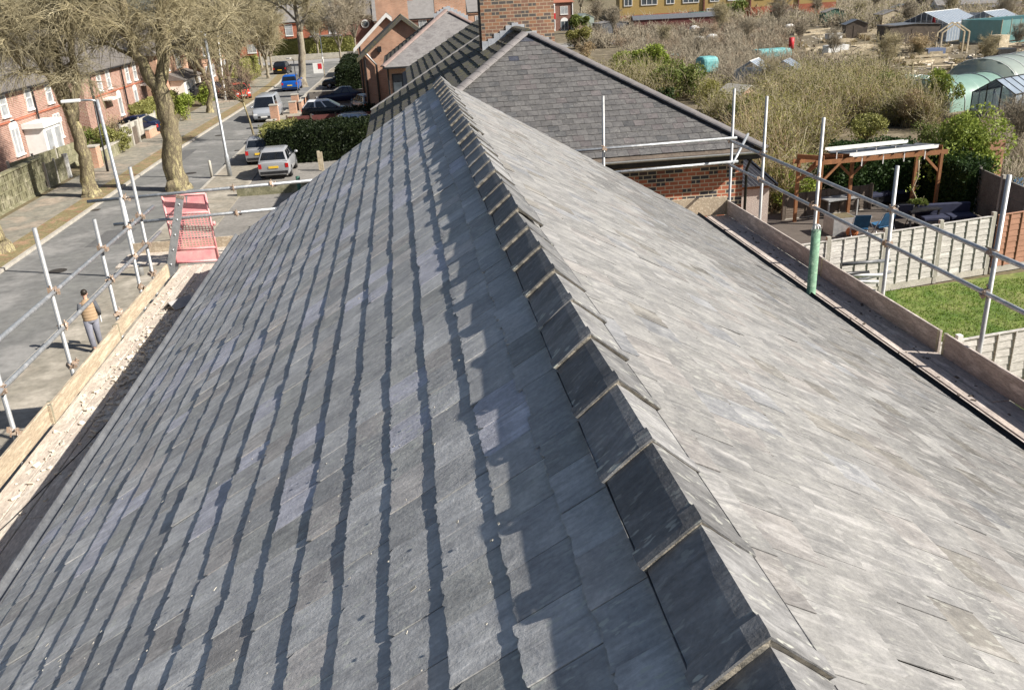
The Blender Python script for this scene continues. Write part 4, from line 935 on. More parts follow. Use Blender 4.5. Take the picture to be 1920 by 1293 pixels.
tree('street_tree', 'mossy bare street tree with several upright limbs beside the concrete garden walls', B2,
     [((0, 0, 0), .50), ((-.1, 0, .6), .38)]+pl(B2, Y, (160, 300, .33, 0), (145, 250, .30, 0), (133, 205, .26, 0)),
     [pl(B2, Y, (134, 224, .22, 0), (110, 175, .19, 0), (90, 140, .17, -.3), (60, 95, .14, -.6), (20, 40, .1, -.8), (-30, -20, .05, -1)),
      pl(B2, Y, (137, 224, .22, 0), (120, 165, .2, .2), (108, 120, .17, .3), (100, 70, .14, .4), (95, 10, .12, .4), (90, -70, .06, .4)),
      pl(B2, Y, (140, 226, .22, 0), (145, 165, .2, 0), (140, 125, .18, -.2), (132, 80, .15, -.3), (122, 20, .12, -.4), (118, -60, .06, -.4)),
      pl(B2, Y, (100, 75, .12, .4), (130, 45, .09, .8), (160, 25, .07, 1), (190, -10, .05, 1.4)),
      pl(B2, Y, (92, 140, .12, -.3), (50, 130, .08, -.9), (15, 100, .06, -1.3), (-15, 90, .04, -1.6)),
      pl(B2, Y, (60, 95, .1, -.6), (30, 85, .07, -1.3), (5, 60, .05, -1.8), (-30, 30, .04, -2))], 102, n2=3.4, n3=46, l2=2.0, l3=1.6, r3=.0115, droop=.42, up=.15)
B3 = (-17.65, 36.6, 0)
tree('street_tree', 'street tree at the left edge, only its flared root in view', B3, [((0, 0, 0), .62), ((-.1, 0, .8), .46), ((-.3, 0, 3.5), .38)],
     [[((-.3, 0, 3.5), .25), ((-1.2, .5, 5.5), .18), ((-1.6, .5, 8), .1)], [((-.3, 0, 3.5), .25), ((-.2, -.5, 6), .17), ((-.6, -.6, 9), .08)]], 103, n2=2, n3=14)
B4 = (-18.1, 83, 0); Y = 83
tree('street_tree', 'slender leaning street tree behind the tall grey lamp post', B4,
     [((0, 0, 0), .38), ((0, 0, .8), .26)]+pl(B4, Y, (397, 175, .24, 0), (388, 150, .23, 0)),
     [pl(B4, Y, (388, 150, .2, 0), (368, 118, .17, 0), (352, 85, .15, 0), (340, 40, .12, .5), (330, -10, .08, .5)),
      pl(B4, Y, (390, 152, .2, 0), (395, 100, .16, .3), (388, 55, .13, .4), (392, 0, .1, .4)),
      pl(B4, Y, (394, 105, .1, 0), (420, 75, .08, .5), (440, 30, .06, .8), (460, -10, .04, 1))], 104, n2=3, n3=44, l2=2.4, l3=1.6, r2=.05, r3=.02)
B5 = (-11.9, 104, 0); Y = 104
tree('street_tree', 'tall straight grey trunk beside the blue car near the junction', B5,
     [((0, 0, 0), .55), ((0, 0, 1), .42)]+pl(B5, Y, (567, 100, .38, 0), (562, 60, .34, 0)),
     [pl(B5, Y, (562, 62, .28, 0), (556, 25, .22, 0), (548, -20, .16, .3), (540, -70, .08, .3)), pl(B5, Y, (562, 62, .24, 0), (575, 20, .18, 0), (590, -30, .12, .3), (600, -70, .06, .3)),
      pl(B5, Y, (557, 40, .14, 0), (530, 15, .1, .5), (500, 0, .07, 1), (470, -10, .04, 1))], 105, 'bark2', 'twig', n2=2.6, n3=26, l2=2.4, l3=1.8, r2=.05, r3=.022)
# younger trees making the brown haze of twigs along the far street
protos = []
for i in range(3):
    g = random.Random(300+i); hgt = [7.5, 9, 8.2][i]
    limbs = []
    for k in range(6):
        a = k*1.05+g.uniform(-.3, .3); r0 = g.uniform(.2, .5)
        limbs.append([((0, 0, hgt*.28), .11), ((math.cos(a)*.9, math.sin(a)*.9, hgt*.52), .08), ((math.cos(a)*1.6, math.sin(a)*1.6, hgt*.78), .055), ((math.cos(a)*2.0, math.sin(a)*2.0, hgt), .025)])
    limbs.append([((0, 0, hgt*.28), .13), ((.1, 0, hgt*.6), .1), ((0, .2, hgt*1.05), .03)])
    protos.append(tree('bare_tree', 'x', (0, 0, 0), [((0, 0, 0), .24), ((.03, 0, hgt*.15), .17), ((0, 0, hgt*.3), .15)], limbs, 200+i, 'bark2', ['twig', 'twig_g', 'twig'][i], n2=2.8, n3=24, l2=1.9, l3=1.3, r2=.035, r3=.02, droop=.05, up=.55))
spots = [(-18.4, 96, 'bare tree with pale twigs behind the red car on the left pavement'), (-19.3, 107, 'bare tree beyond the red car, left of the road bend'), (-17.6, 118, 'bare tree on the left pavement beside the black car'), (-18.9, 132, 'last bare tree on the left pavement before the junction'),
         (-22.5, 100, 'bare tree in a front garden beside the white bay house'), (-22.6, 122, 'bare tree in a front garden left of the black car'), (-21.5, 140, 'bare tree at the left corner of the junction'), (-9.6, 139, 'small bare tree beside the red and white notice board'),
         (-29, 160, 'bare tree across the junction behind the long hedge'), (-14.5, 158.5, 'bare tree standing in front of the junction houses'), (-8.2, 160, 'clipped bare tree before the recessed house with oval window')]
for i, (x, y, lab) in enumerate(spots):
    o = dup(protos[i % 3], (x, y, 0), rnd.uniform(0, 6), rnd.uniform(.85, 1.2), lab, 'bare trees along the far street') if i >= 3 else protos[i]
    if i < 3: o.location = (x, y, 0); relabel(o, lab, 'bare trees along the far street')
far_l = [(-36, 70), (-40, 80), (-37, 92), (-42, 101), (-36, 108), (-48, 66), (-33.5, 60), (-50, 108), (-31, 88), (-39, 126), (-56, 95), (-60, 118), (-34, 76), (-35.5, 66.5), (-44, 88), (-46, 76)]
for i, (x, y) in enumerate(far_l): dup(protos[i % 3], (x, y, 0), rnd.uniform(0, 6), rnd.uniform(1.15, 1.6), 'bare tree in the gardens behind the left row of houses', 'bare trees behind the left houses')
# thin sapling in front of the van
sp = G(478, 262); SB = (sp.x, sp.y, 0)
tree('sapling', 'thin street sapling with a reddish twiggy head in front of the grey van', SB, [((0, 0, 0), .085), ((-.15, 0, 1.3), .07), ((-.4, 0, 2.6), .06)],
     [[((-.4, 0, 2.6), .05), ((-.9+.9*math.cos(a), .7*math.sin(a), 3.5), .035), ((-.9+1.5*math.cos(a), 1.3*math.sin(a), 4.6), .015)] for a in (0, 1.1, 2.2, 3.3, 4.4, 5.4)], 131, 'bark', 'twig_r', n2=4, n3=16, l2=.9, l3=.8, r2=.018, r3=.011, up=.5, roots=False)

def bush_parts(g, w_, d_, h_, n, leaf, stems=24, blobs=14, hollow=.45, stem_r=.012):
    c = np.stack([g.uniform(-.62, .62, blobs)*w_/2, g.uniform(-.62, .62, blobs)*d_/2, g.uniform(.25, .78, blobs)*h_], 1); r = g.uniform(.20, .40, blobs)
    k = g.integers(0, blobs, n); d = g.normal(0, 1, (n, 3)); d /= np.linalg.norm(d, axis=1, keepdims=True); rad = (hollow+(1-hollow)*g.uniform(0, 1, n)**.5)*r[k]
    p = c[k]+d*rad[:, None]*np.array([w_, d_, h_])*.62; p[:, 2] = np.clip(p[:, 2], .03, None)
    parts = [leaves_np(p, leaf, g)]
    m = stems; b = np.stack([g.normal(0, w_*.10, m), g.normal(0, d_*.10, m), np.zeros(m)], 1); e = c[g.integers(0, blobs, m)]+g.normal(0, .15, (m, 3))
    mid = (b+e)/2+g.normal(0, .1, (m, 3))*h_*.5+np.array([0, 0, .12*h_]); st = tubes_np(np.stack([b, mid, e], 1), np.tile(np.array([stem_r*1.6, stem_r, stem_r*.5]), (m, 1)), 4)
    return parts, st
def bush(name, label, base, w_, d_, h_, leaf_m, seed, n=3000, leaf=.07, cat_='bush', group=None, stems=24, stem_m='twig', hollow=.45, blobs=14):
    g = np.random.default_rng(seed); t = thing(name, label, cat_, base, group); p, st = bush_parts(g, w_, d_, h_, n, leaf, stems, blobs, hollow)
    V, Q = cat(p); np_mesh('foliage', V, Q, M[leaf_m], t); np_mesh('stems', st[0], st[1], M[stem_m], t); return t
def hedge(name, label, x0, x1, y0, y1, h_, leaf_m, seed, n=6000, leaf=.06, top_m=None, core='hedge_d', group=None, jit=.07, z0=.05):
    g = np.random.default_rng(seed); t = thing(name, label, 'hedge', ((x0+x1)/2, (y0+y1)/2, 0), group); lx, ly = x1-x0, y1-y0
    ar = np.array([ly*h_, ly*h_, lx*h_, lx*h_, lx*ly]); f = g.choice(5, n, p=ar/ar.sum()); u = g.uniform(0, 1, n); v = g.uniform(0, 1, n)
    p = np.zeros((n, 3)); hx, hy = lx/2, ly/2
    for k, (a, b, c) in enumerate(((-hx, None, 0), (hx, None, 0), (None, -hy, 0), (None, hy, 0))):
        s = f == k
        if a is not None: p[s] = np.stack([np.full(s.sum(), a), (u[s]-.5)*ly, z0+v[s]*(h_-z0)], 1)
        else: p[s] = np.stack([(u[s]-.5)*lx, np.full(s.sum(), b), z0+v[s]*(h_-z0)], 1)
    s = f == 4; p[s] = np.stack([(u[s]-.5)*lx, (v[s]-.5)*ly, np.full(s.sum(), h_)], 1)
    p += g.normal(0, jit, (n, 3)); p += (np.sin(p[:, 1:2]*2.1+1)+np.sin(p[:, 0:1]*2.7))*np.array([.03, .03, .05]); k = p[:, 2] > h_-.25; p[k, 0] *= .96; p[k, 1] *= .97
    p[:, 2] = np.clip(p[:, 2], .03, None)
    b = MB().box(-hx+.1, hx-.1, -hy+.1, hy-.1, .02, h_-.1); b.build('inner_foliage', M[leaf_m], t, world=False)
    np_mesh('foliage', *leaves_np(p, leaf, g), M[leaf_m], t); return t

# ------------------------------------------------------------------ cars
def car(name, label, cat_, paint, kind, loc, rz, group=None, rails=False, roofm=None, taxi=None, plates=True):
    """local frame: +y is the front"""
    t = thing(name, label, cat_, (0, 0, 0), group)
    if kind == 'hatch': L_, W, st, zr, wb = 3.95, 1.70, [(-1.97, .95, .88), (-1.9, .98, .95), (-1.2, 1.0, .99), (.3, 1.0, .95), (1.0, .99, .92), (1.7, .93, .80), (1.97, .84, .64)], 1.50, (-1.2, 1.25); cab = (-1.93, -1.45, .25, 1.12)
    elif kind == 'suv': L_, W, st, zr, wb = 4.4, 1.82, [(-2.2, .95, .98), (-2.1, .98, 1.06), (-1.2, 1.0, 1.08), (.4, 1.0, 1.03), (1.1, .99, 1.0), (1.9, .94, .90), (2.2, .85, .70)], 1.66, (-1.35, 1.4); cab = (-2.12, -1.7, .2, 1.15)
    elif kind == 'van': L_, W, st, zr, wb = 4.9, 1.95, [(-2.45, .97, 1.05), (-2.4, .99, 1.12), (-1, 1.0, 1.14), (.8, 1.0, 1.12), (1.5, .99, 1.08), (2.2, .95, .98), (2.45, .86, .72)], 1.95, (-1.5, 1.55); cab = (-2.42, -2.3, .95, 1.75)
    else: L_, W, st, zr, wb = 4.5, 1.76, [(-2.25, .92, .82), (-2.15, .96, .95), (-1.3, 1.0, .97), (.2, 1.0, .92), (.9, .99, .9), (1.9, .93, .78), (2.25, .84, .62)], 1.43, (-1.3, 1.4); cab = (-1.75, -.95, .1, 1.0)
    hw = W/2; rings = []
    for y, k, zb in st:
        w_ = hw*k; e = abs(y) > L_/2-.05
        z0 = .34 if e else .22
        pts = [(w_*.9, z0), (w_*.985, z0+.12), (w_, .55), (w_*.985, zb-.14), (w_*.93, zb-.02), (w_*.55, zb+.015)]
        rings.append([(x, y, z) for x, z in pts]+[(-x, y, z) for x, z in reversed(pts)])
    b = MB(); b.loft(rings); body = b.build('body', M[paint], t, True, world=False); bevel(body, .02, 2)
    zb = max(z for _, _, z in st)-.03; yr0, yr1, yf1, yf0 = cab; hb = hw*.93; ht = hw*.74
    r0 = [(-hb, yr0, zb), (hb, yr0, zb), (hb, yf0, zb-.05), (-hb, yf0, zb-.05)]; r1 = [(-ht, yr1, zr-.06), (ht, yr1, zr-.06), (ht, yf1, zr-.06), (-ht, yf1, zr-.06)]
    r2 = [(-ht*.86, yr1+.12, zr), (ht*.86, yr1+.12, zr), (ht*.86, yf1-.2, zr), (-ht*.86, yf1-.2, zr)]
    b = MB(); b.loft([r0, r1, r2], caps=True); bevel(b.build('roof', M[roofm or paint], t, True, world=False), .05, 3)
    def quad(pa, pb, pc, pd, ins=.06, off=.012, name='window', m=None):
        P = [Vector(p) for p in (pa, pb, pc, pd)]; c = sum(P, Vector())/4; n = (P[1]-P[0]).cross(P[3]-P[0]).normalized()
        if n.dot(c-Vector((0, 0, .9))) < 0: n = -n
        Q = []
        for i in range(4):
            a = (P[(i+1) % 4]-P[i]).normalized(); d = (P[i-1]-P[i]).normalized(); Q.append(P[i]+(a+d)*ins+n*off)
        g = MB(); g.prism(Q, -n*.02); return g.build(name, m or M['carglass'], t, world=False)
    quad(r0[3], r0[2], r1[2], r1[3], name='windscreen'); quad(r0[1], r0[0], r1[0], r1[1], .09, name='rear_window')
    for s in (0, 1):
        A = (r0[1], r0[2], r1[2], r1[1]) if s else (r0[3], r0[0], r1[0], r1[3]); A = [Vector(p) for p in A]
        if kind == 'van': ks = ((.62, .97),) if s else ((.03, .38),)
        else: ks = ((.02, .33), (.35, .62), (.64, .98)) if s else ((.02, .36), (.38, .65), (.67, .98))
        for a, b_ in ks: quad(A[0].lerp(A[1], a), A[0].lerp(A[1], b_), A[3].lerp(A[2], b_), A[3].lerp(A[2], a), .035, name='side_window')
    for y in wb:
        for s in (-1, 1):
            w_ = MB(); w_.tube([(s*(hw-.21), y, .31), (s*(hw+.008), y, .31)], [.31, .31], 18); wo = w_.build('wheel', M['tyre'], t, True, world=False)
            r = MB(); r.tube([(s*(hw-.05), y, .31), (s*(hw+.018), y, .31)], [.21, .19], 12); r.build('rim', M['rim'], wo, True, world=False)
    yb, yf = -L_/2, L_/2
    for s in (-1, 1):
        MB().box(s*hw*.74, s*hw*.94, yb-.012, yb+.14, st[0][2]-.27, st[0][2]-.04).build('tail_light', M['lampred'], t, world=False)
        MB().box(s*hw*.52, s*hw*.84, yf-.22, yf+.008, .58, .72).build('headlight', M['lampw'], t, world=False)
        m_ = MB(); m_.ball((s*(hw+.09), yf0-.28, zb+.04), (.11, .06, .075)); m_.build('mirror', M[paint], t, True, world=False)
    MB().box(-hw*.5, hw*.5, yf-.06, yf+.012, .36, .52).build('grille', M['black_pl'], t, world=False)
    MB().box(-hw*.86, hw*.86, yb-.02, yb+.1, .30, .44).build('bumper', M['black_pl'], t, world=False)
    if plates:
        p = MB().box(-.26, .26, yb-.03, yb, .60, .71).build('number_plate', M['plate_y'], t, world=False); p2 = MB().box(-.26, .26, yf+.005, yf+.03, .40, .51).build('number_plate', M['plate_w'], t, world=False)
    if rails:
        for s in (-1, 1): MB().tube([(s*ht*.82, yr1+.1, zr), (s*ht*.82, yr1+.25, zr+.05), (s*ht*.82, yf1-.4, zr+.05), (s*ht*.82, yf1-.2, zr-.01)], .02, 6).build('roof_rail', M['rim'], t, True, world=False)
    t.location = loc; t.rotation_euler = (0, 0, rz); return t
def cpaint(n, c): M[n] = mat(n, c, tuple(x*.92 for x in c), 2, .22, .25, spec=.6)
for n, c in (('silver_paint', (.40, .41, .43)), ('grey_paint', (.30, .31, .33)), ('blue_paint', (.01, .11, .48)), ('black_paint', (.012, .012, .014)), ('red_car_paint', (.62, .07, .045)), ('navy_paint', (.015, .02, .055)), ('white_paint_car', (.72, .74, .77)), ('steel_paint', (.25, .31, .37)), ('pale_blue_paint', (.42, .50, .58)), ('van_paint', (.40, .43, .47))): cpaint(n, c)
p = G(487, 312); car('parked_car', 'grey hatchback with a number plate on yellow, parked just ahead of the silver one', 'car', 'grey_paint', 'hatch', (p.x, p.y+1.9, .09), math.radians(3))
p = G(517, 339); car('parked_car', 'silver hatchback parked nearest the roof, beside the clipped hedge', 'car', 'silver_paint', 'hatch', (p.x, p.y+1.9, .09), math.radians(0))
p = G(497, 230); car('parked_van', 'blue grey van facing the camera at the right kerb', 'van', 'van_paint', 'van', (p.x, p.y+2.4, .0), math.radians(180))
p = G(545, 172); car('moving_car', 'bright blue hatchback driving away towards the junction', 'car', 'blue_paint', 'suv', (p.x, p.y+2.1, .0), math.radians(0))
p = G(528, 141); car('moving_car', 'black car near the junction on the left side of the road', 'car', 'black_paint', 'suv', (p.x, p.y+2.1, .0), math.radians(-4))
p = G(458, 188); car('parked_car', 'red car at the left kerb beside the sapling top', 'car', 'red_car_paint', 'hatch', (p.x-.6, p.y+1.5, .05), math.radians(200))
car('parked_car', 'dark blue car in the left front garden behind the concrete panel fence', 'car', 'navy_paint', 'saloon', (-21.6, 71.5, .07), math.radians(80))
car('parked_car', 'black car on the drive before the white bay, nearer to the big tree', 'car', 'black_paint', 'suv', (-21.4, 96.5, .07), math.radians(75))
car('parked_car', 'black car on the left drive just right of another black car', 'car', 'black_paint', 'hatch', (-19.4, 101.5, .09), math.radians(60))
p = G(637, 222, 1.55); car('parked_car', 'dark estate car with pale roof rails on the drive behind the clipped hedge', 'car', 'navy_paint', 'suv', (p.x+.1, p.y+.6, .05), math.radians(95), rails=True, roofm='pale_blue_paint')
p = G(610, 188, 1.5); car('parked_car', 'black hatchback with a silver roof on the drive beyond the red fence', 'car', 'black_paint', 'hatch', (p.x, p.y+.4, .05), math.radians(-88), roofm='white_paint_car')
p = G(637, 165, 1.4); car('parked_car', 'navy saloon parked on the third drive along beyond the brick pillars', 'car', 'navy_paint', 'saloon', (p.x, p.y+.3, .05), math.radians(95))
p = G(684, 178, 1.5); car('parked_car', 'steel blue car tucked against the orange brick gable', 'car', 'steel_paint', 'hatch', (p.x, p.y+.8, .05), math.radians(20))
p = G(655, 117, 1.5); car('parked_van', 'pale blue van on the last drive before the junction', 'van', 'pale_blue_paint', 'van', (p.x, p.y+.8, .05), math.radians(178))
p = G(640, 139, 1.5); car('parked_car', 'dark car with a pale roof between the two far hedges', 'car', 'black_paint', 'suv', (p.x, p.y+.8, .05), math.radians(90), roofm='pale_blue_paint')

# ------------------------------------------------------------------ street furniture
def lamp_post(name, label, base, top, r0=.085, arm=None, m='galv', basem=None, cat_='lamp post'):
    base = Vector(base); top = Vector(top); t = thing(name, label, cat_, base)
    MB().tube([base, base+(top-base)*.16, base+(top-base)*.17, top], [r0*1.25, r0*1.25, r0*.85, r0*.6], 12).build('column', M[m], t, True)
    if arm is not None:
        a = Vector(arm); MB().tube([top-Vector((0, 0, .05)), top+a*.35, top+a], [.035, .035, .03], 8).build('arm', M[m], t, True)
        q = top+a; d = Vector((a.x, a.y, 0)).normalized(); h = MB(); h.beam(q-d*.05, q+d*.55, .22, .10); o = h.build('lantern', M['white_pl'], t); bevel(o, .03, 2)
    if basem: MB().tube([base, base+Vector((0, 0, 1.0))], [r0*1.5, r0*1.5], 12).build('base_sleeve', M[basem], t, True)
    return t
p = G(265, 520); q = atY(182, 187, p.y); lamp_post('lamp_post', 'pale street lamp with a short side arm, standing behind the scaffold', (p.x, p.y, 0), q, .085, (-.55, -.1, .02), 'galv', 'galv2')
p = G(432, 333); q = atY(383, 62, p.y); lamp_post('lamp_post', 'tall plain grey lamp post left of the two silver hatchbacks', (p.x, p.y, 0), q, .10, (-.5, .3, .15), 'galv')
p = G(423, 190); q = atY(408, 65, p.y); lamp_post('lamp_post', 'white lamp post with small sign plates far up the left pavement', (p.x, p.y, 0), q, .10, (.9, 0, .1), 'white_pl')
p = G(203, 325); q = atY(163, 128, p.y); lamp_post('telegraph_pole', 'thin black pole against the pink terrace left of the big tree', (p.x, p.y, 0), q, .06, None, 'black_pl', None, 'pole')
p = G(561, 188); q = atY(550, 112, p.y); lamp_post('lamp_post', 'dark thin lamp column beside the blue car', (p.x, p.y, 0), q, .06, (-.3, .3, .1), 'black_pl')
p = G(606, 120); q = atY(600, 66, p.y); lamp_post('lamp_post', 'slim white post across the junction before the long hedge', (p.x, p.y, 0), q, .10, None, 'white_pl')
p = G(398, 334); b = MB(); b.tube([(p.x, p.y, 0), (p.x, p.y, .95), (p.x, p.y, 1.0)], [.08, .075, .03], 10); tag(b.build('bollard', M['concrete'], smooth=True), 'short grey bollard at the right kerb left of the tall lamp post', 'bollard')
# estate notice board
nb2 = thing('notice_board', 'red and white notice board on a post at the right corner of the junction', 'sign', tuple(G(603, 145)))
p = G(603, 145); MB().box(p.x-.9, p.x+.35, p.y-.03, p.y+.03, .5, 1.75).build('panel', M['white'], nb2); MB().box(p.x-.3, p.x+.2, p.y-.045, p.y-.03, 1.0, 1.65).build('red_patch', M['signred'], nb2)
MB().box(p.x+.36, p.x+.46, p.y-.05, p.y+.05, 0, 2.1).build('post', M['timber'], nb2)
p = G(572, 350, .9)
gp2 = MB(); gp2.tube([(-6.15, 43.0, 0), (-6.15, 43.0, 1.1)], [.10, .10], 10)
tag(gp2.build('gate_post', M['greenpole'], smooth=True), 'stubby green painted post at the near end of the driveway wall', 'post')
for i, (px, py) in enumerate(((601, 320), (606, 322))):
    p = G(px, py); b = MB().box(p.x-.07, p.x+.07, p.y-.07, p.y+.07, 0, 1.1); tag(b.build('gate_post', M['timber']), ['timber gate post before the clipped hedge, the left one of a pair', 'timber gate post before the clipped hedge, the right one of a pair'][i], 'post', 'timber gate posts')
b = MB().box(-9.4, -5.6, 44.4, 44.65, .0, .55); tag(b.build('rubble_wall', M['conc_moss']), 'low rough wall stub beside the silver hatchback', 'wall')
# walls and pillars along the right pavement
def wall_run(name, label, x0, x1, y0, y1, h, m, cop=None, cat_='wall', group=None):
    t = thing(name, label, cat_, ((x0+x1)/2, (y0+y1)/2, 0), group); MB().box(x0, x1, y0, y1, 0, h).build('wall', M[m], t)
    if cop: MB().box(x0-.03, x1+.03, y0-.03, y1+.03, h, h+.07).build('coping', M[cop], t)
    return t
for (px, py, h, lab) in ((515, 268, 1.5, 'orange brick gate pillar right of the silver hatchbacks, the nearer one'), (519, 240, 1.7, 'orange brick gate pillar below the blue grey van, second one along'), (556, 206, 1.3, 'orange brick gate pillar beside the black and silver car'), (551, 214, 1.0, 'low orange brick gate pillar at the end of the red fence')):
    p = G(px, py); wall_run('gate_pillar', lab, p.x-.3, p.x+.3, p.y-.3, p.y+.3, h, 'brick_o', 'concrete', 'pillar', 'brick gate pillars')
wall_run('garden_wall', 'low orange brick front wall between the brick gate pillars', -9.9, -9.65, 57.5, 63.5, .75, 'brick_o', 'concrete')
wall_run('garden_wall', 'low brick front wall at the drives past the red fence', -9.9, -9.65, 80, 86, .8, 'brick_o', 'concrete')
fr_ = thing('red_fence', 'dark red panel fence between two drives behind the clipped hedge', 'fence', (-6, 66, 0))
for i in range(4): MB().box(-9.2+i*1.75, -7.5+i*1.75, 66.0, 66.06, .05, 1.25).build('panel', M['maroon'], fr_)
for i in range(5): MB().box(-9.31+i*1.75, -9.2+i*1.75-.002, 65.96, 66.1, 0, 1.35).build('post', M['timber_d'], fr_)
wall_run('side_wall', 'grey panel side wall beside the navy saloon', -9.3, -4, 84.0, 84.2, 1.2, 'conc_d', None)
hedge('clipped_hedge', 'big clipped hedge beside the silver hatchback, leaves coloured dark to stand for shade', -8.9, -2.0, 53.0, 56.6, 2.05, 'hedge_d', 1, 14000, .07)
hedge('sun_toned_hedge', 'hedge end in yellow green leaf standing for sunlight at the street edge of the clipped hedge', -9.35, -7.4, 53.6, 56.8, 2.12, 'hedge_l', 2, 3600, .06)  # lighter leaf colour paints sunlight on the clipped hedge's street end
hedge('far_hedge', 'dark shaded hedge on the drives below the far pale blue van', -7.6, -2.6, 97, 103, 2.3, 'hedge_d', 3, 7000, .1)
hedge('far_hedge', 'dark hedge with mossy top at the right corner before the junction', -8.0, -3.0, 113, 121, 2.2, 'hedge_d', 4, 7000, .1)
hedge('low_hedge', 'small green hedge between the red fence and the estate car', -5.4, -2.8, 67.2, 69.5, 1.3, 'hedge_d', 14, 2200, .07)
hedge('long_hedge', 'long sunlit olive hedge across the junction in front of the red houses', -24, -8.5, 159.5, 161.5, 3.0, 'hedge_l', 5, 9000, .13)
bush('corner_bush', 'bright green shrub right of the long hedge across the junction', (-5.5, 160, 0), 4, 3, 2.0, 'green_b', 61, 1500, .14)
wall_run('garden_wall', 'low pale wall along the far side of the junction', -40, 10, 157.3, 157.6, .7, 'concrete')
MB_ = MB().box(-8, -3.4, 129, 129.2, 0, 2.2); tag(MB_.build('dark_fence', M['conc_d']), 'dark panel fence across the last drive near the junction', 'fence')
# left front gardens
sw = thing('screen_block_wall', 'dark mossy openwork block wall at the left edge in tree shade', 'wall', (-21, 47, 0)); b = MB()
for i in range(22):
    for j in range(4):
        y = 41.5+i*.4; z = .15+j*.4
        b.box(-20.75, -20.55, y, y+.06, z, z+.4); b.box(-20.74, -20.56, y+.06, y+.4, z, z+.055); b.box(-20.73, -20.57, y+.18, y+.26, z+.055, z+.4)
        if (i*7+j*3) % 5 < 2: b.box(-20.72, -20.58, y+.06, y+.4, z+.06, z+.38)
b.box(-20.8, -20.5, 41.4, 50.4, 0, .15); b.box(-20.8, -20.5, 41.4, 50.4, 1.76, 1.86); b.build('blocks', M['conc_moss'], sw)
def conc_fence(name, label, a, b_, h, n, m='conc_moss', postm='concrete', rows=4, group=None, over=.12):
    a = Vector((*a, 0)); b_ = Vector((*b_, 0)); t = thing(name, label, 'fence', tuple((a+b_)/2), group); d = (b_-a)/n; u = d.normalized()
    for i in range(n):
        for k in range(rows): MB().beam(a+d*i+u*.06+Vector((0, 0, .05+(h-.05)*(k+.5)/rows)), a+d*(i+1)-u*.06+Vector((0, 0, .05+(h-.05)*(k+.5)/rows)), .05, (h-.05)/rows-.014).build('panel', M[m], t)
    for i in range(n+1): MB().beam(a+d*i, a+d*i+Vector((0, 0, h+over)), .11, .11).build('post', M[postm], t)
    return t
conc_fence('plain_panel_fence', 'mossy concrete panel fence in shade next to the openwork block wall', (-20.6, 50.6), (-20.55, 53.4), 1.35, 2)
conc_fence('garden_fence', 'yellow mossy concrete panel fence below the arched windows of the nearest house', (-22.6, 51.0), (-21.4, 58.2), 1.5, 3)
conc_fence('drive_fence', 'pale concrete panel fence in front of the dark blue car', (-20.9, 66.0), (-20.4, 73.6), 1.4, 4, 'concrete')
MB_ = MB().box(-20.62, -20.42, 53.6, 53.8, 0, 1.45); tag(MB_.build('gate_post', M['white']), 'white gate post at the end of the shaded concrete fence', 'post')
wall_run('gate_pillar', 'orange brick pillar behind the left mossy tree trunk', -20.2, -19.6, 56.2, 57.0, 1.35, 'brick_o', 'concrete', 'pillar')
wall_run('garden_wall', 'low mossy front wall curving past the round bushes', -20.2, -19.9, 58.0, 64.8, .85, 'conc_moss', 'concrete')
gd = thing('garden_gate', 'dark wooden garden gate between pale posts past the round bushes', 'gate', (-19.95, 66, 0))
for i in range(5): MB().box(-19.98, -19.93, 65.15+i*.27, 65.39+i*.27, .1, 1.3).build('board', M['timber_d'], gd)
for y in (65.0, 66.6): MB().box(-20.05, -19.85, y-.1, y+.1, 0, 1.6).build('post', M['concrete'], gd)
wall_run('garden_wall', 'low orange brick wall beside the left pavement at the big tree', -19.9, -19.6, 68.2, 74.5, .7, 'brick_o', 'concrete')
bush('round_bush', 'glossy dark green rounded bush beside the white porch', tuple(G(98, 290)), 2.7, 2.4, 1.75, 'green_m', 71, 4200, .06)
bush('round_bush', 'dark green bush behind the pale street lamp', tuple(G(182, 284)), 2.4, 2.2, 1.9, 'green_m', 72, 3600, .06)
bush('round_bush', 'yellow green rounded bush right of the pale street lamp', tuple(G(222, 288)), 2.6, 2.4, 2.0, 'hedge_l', 73, 4200, .06)
bush('tall_bush', 'bright green upright bush right of the big tree trunk', tuple(G(346, 228)), 2.2, 2.2, 2.5, 'green_b', 74, 3600, .07)
hedge('garden_hedge', 'olive clipped hedge in front of the second pink house', -22.6, -21.3, 74.5, 86, 1.9, 'hedge_l', 75, 6500, .09)
bush('bare_bush', 'brown bare shrub against the pink house left of the olive hedge', (-22.3, 68.2, 0), 2.6, 2.4, 2.2, 'tan', 76, 800, .05, stems=160, stem_m='twig')
bush('bare_bush', 'leafy shrub under the far white lamp post', (-19.6, 90, 0), 2.2, 3, 2.4, 'green_b', 77, 1600, .1)
hedge('far_hedge', 'green and brown hedge along the left pavement behind the red car', -20.8, -19.4, 104, 124, 2.6, 'hedge_l', 78, 7000, .13)
# ------------------------------------------------------------------ the person on the pavement
pf = G(185, 659); PB = Vector((pf.x, pf.y, .09)); per = thing('person', 'person with dark hair in a tan padded gilet walking along the near pavement', 'person', PB)
def skin(name, J, E_, m, sub=2):
    me = bpy.data.meshes.new(name); me.from_pydata([j[0] for j in J], E_, []); me.materials.append(m); o = add_obj(name, me, per)
    md = o.modifiers.new('skin', 'SKIN'); md.use_smooth_shade = True
    for i, j in enumerate(J): r = j[1]; me.skin_vertices[0].data[i].radius = (r, r) if not hasattr(r, '__len__') else r
    me.skin_vertices[0].data[0].use_root = True
    sb = o.modifiers.new('sub', 'SUBSURF'); sb.levels = 1; sb.render_levels = sub; return o
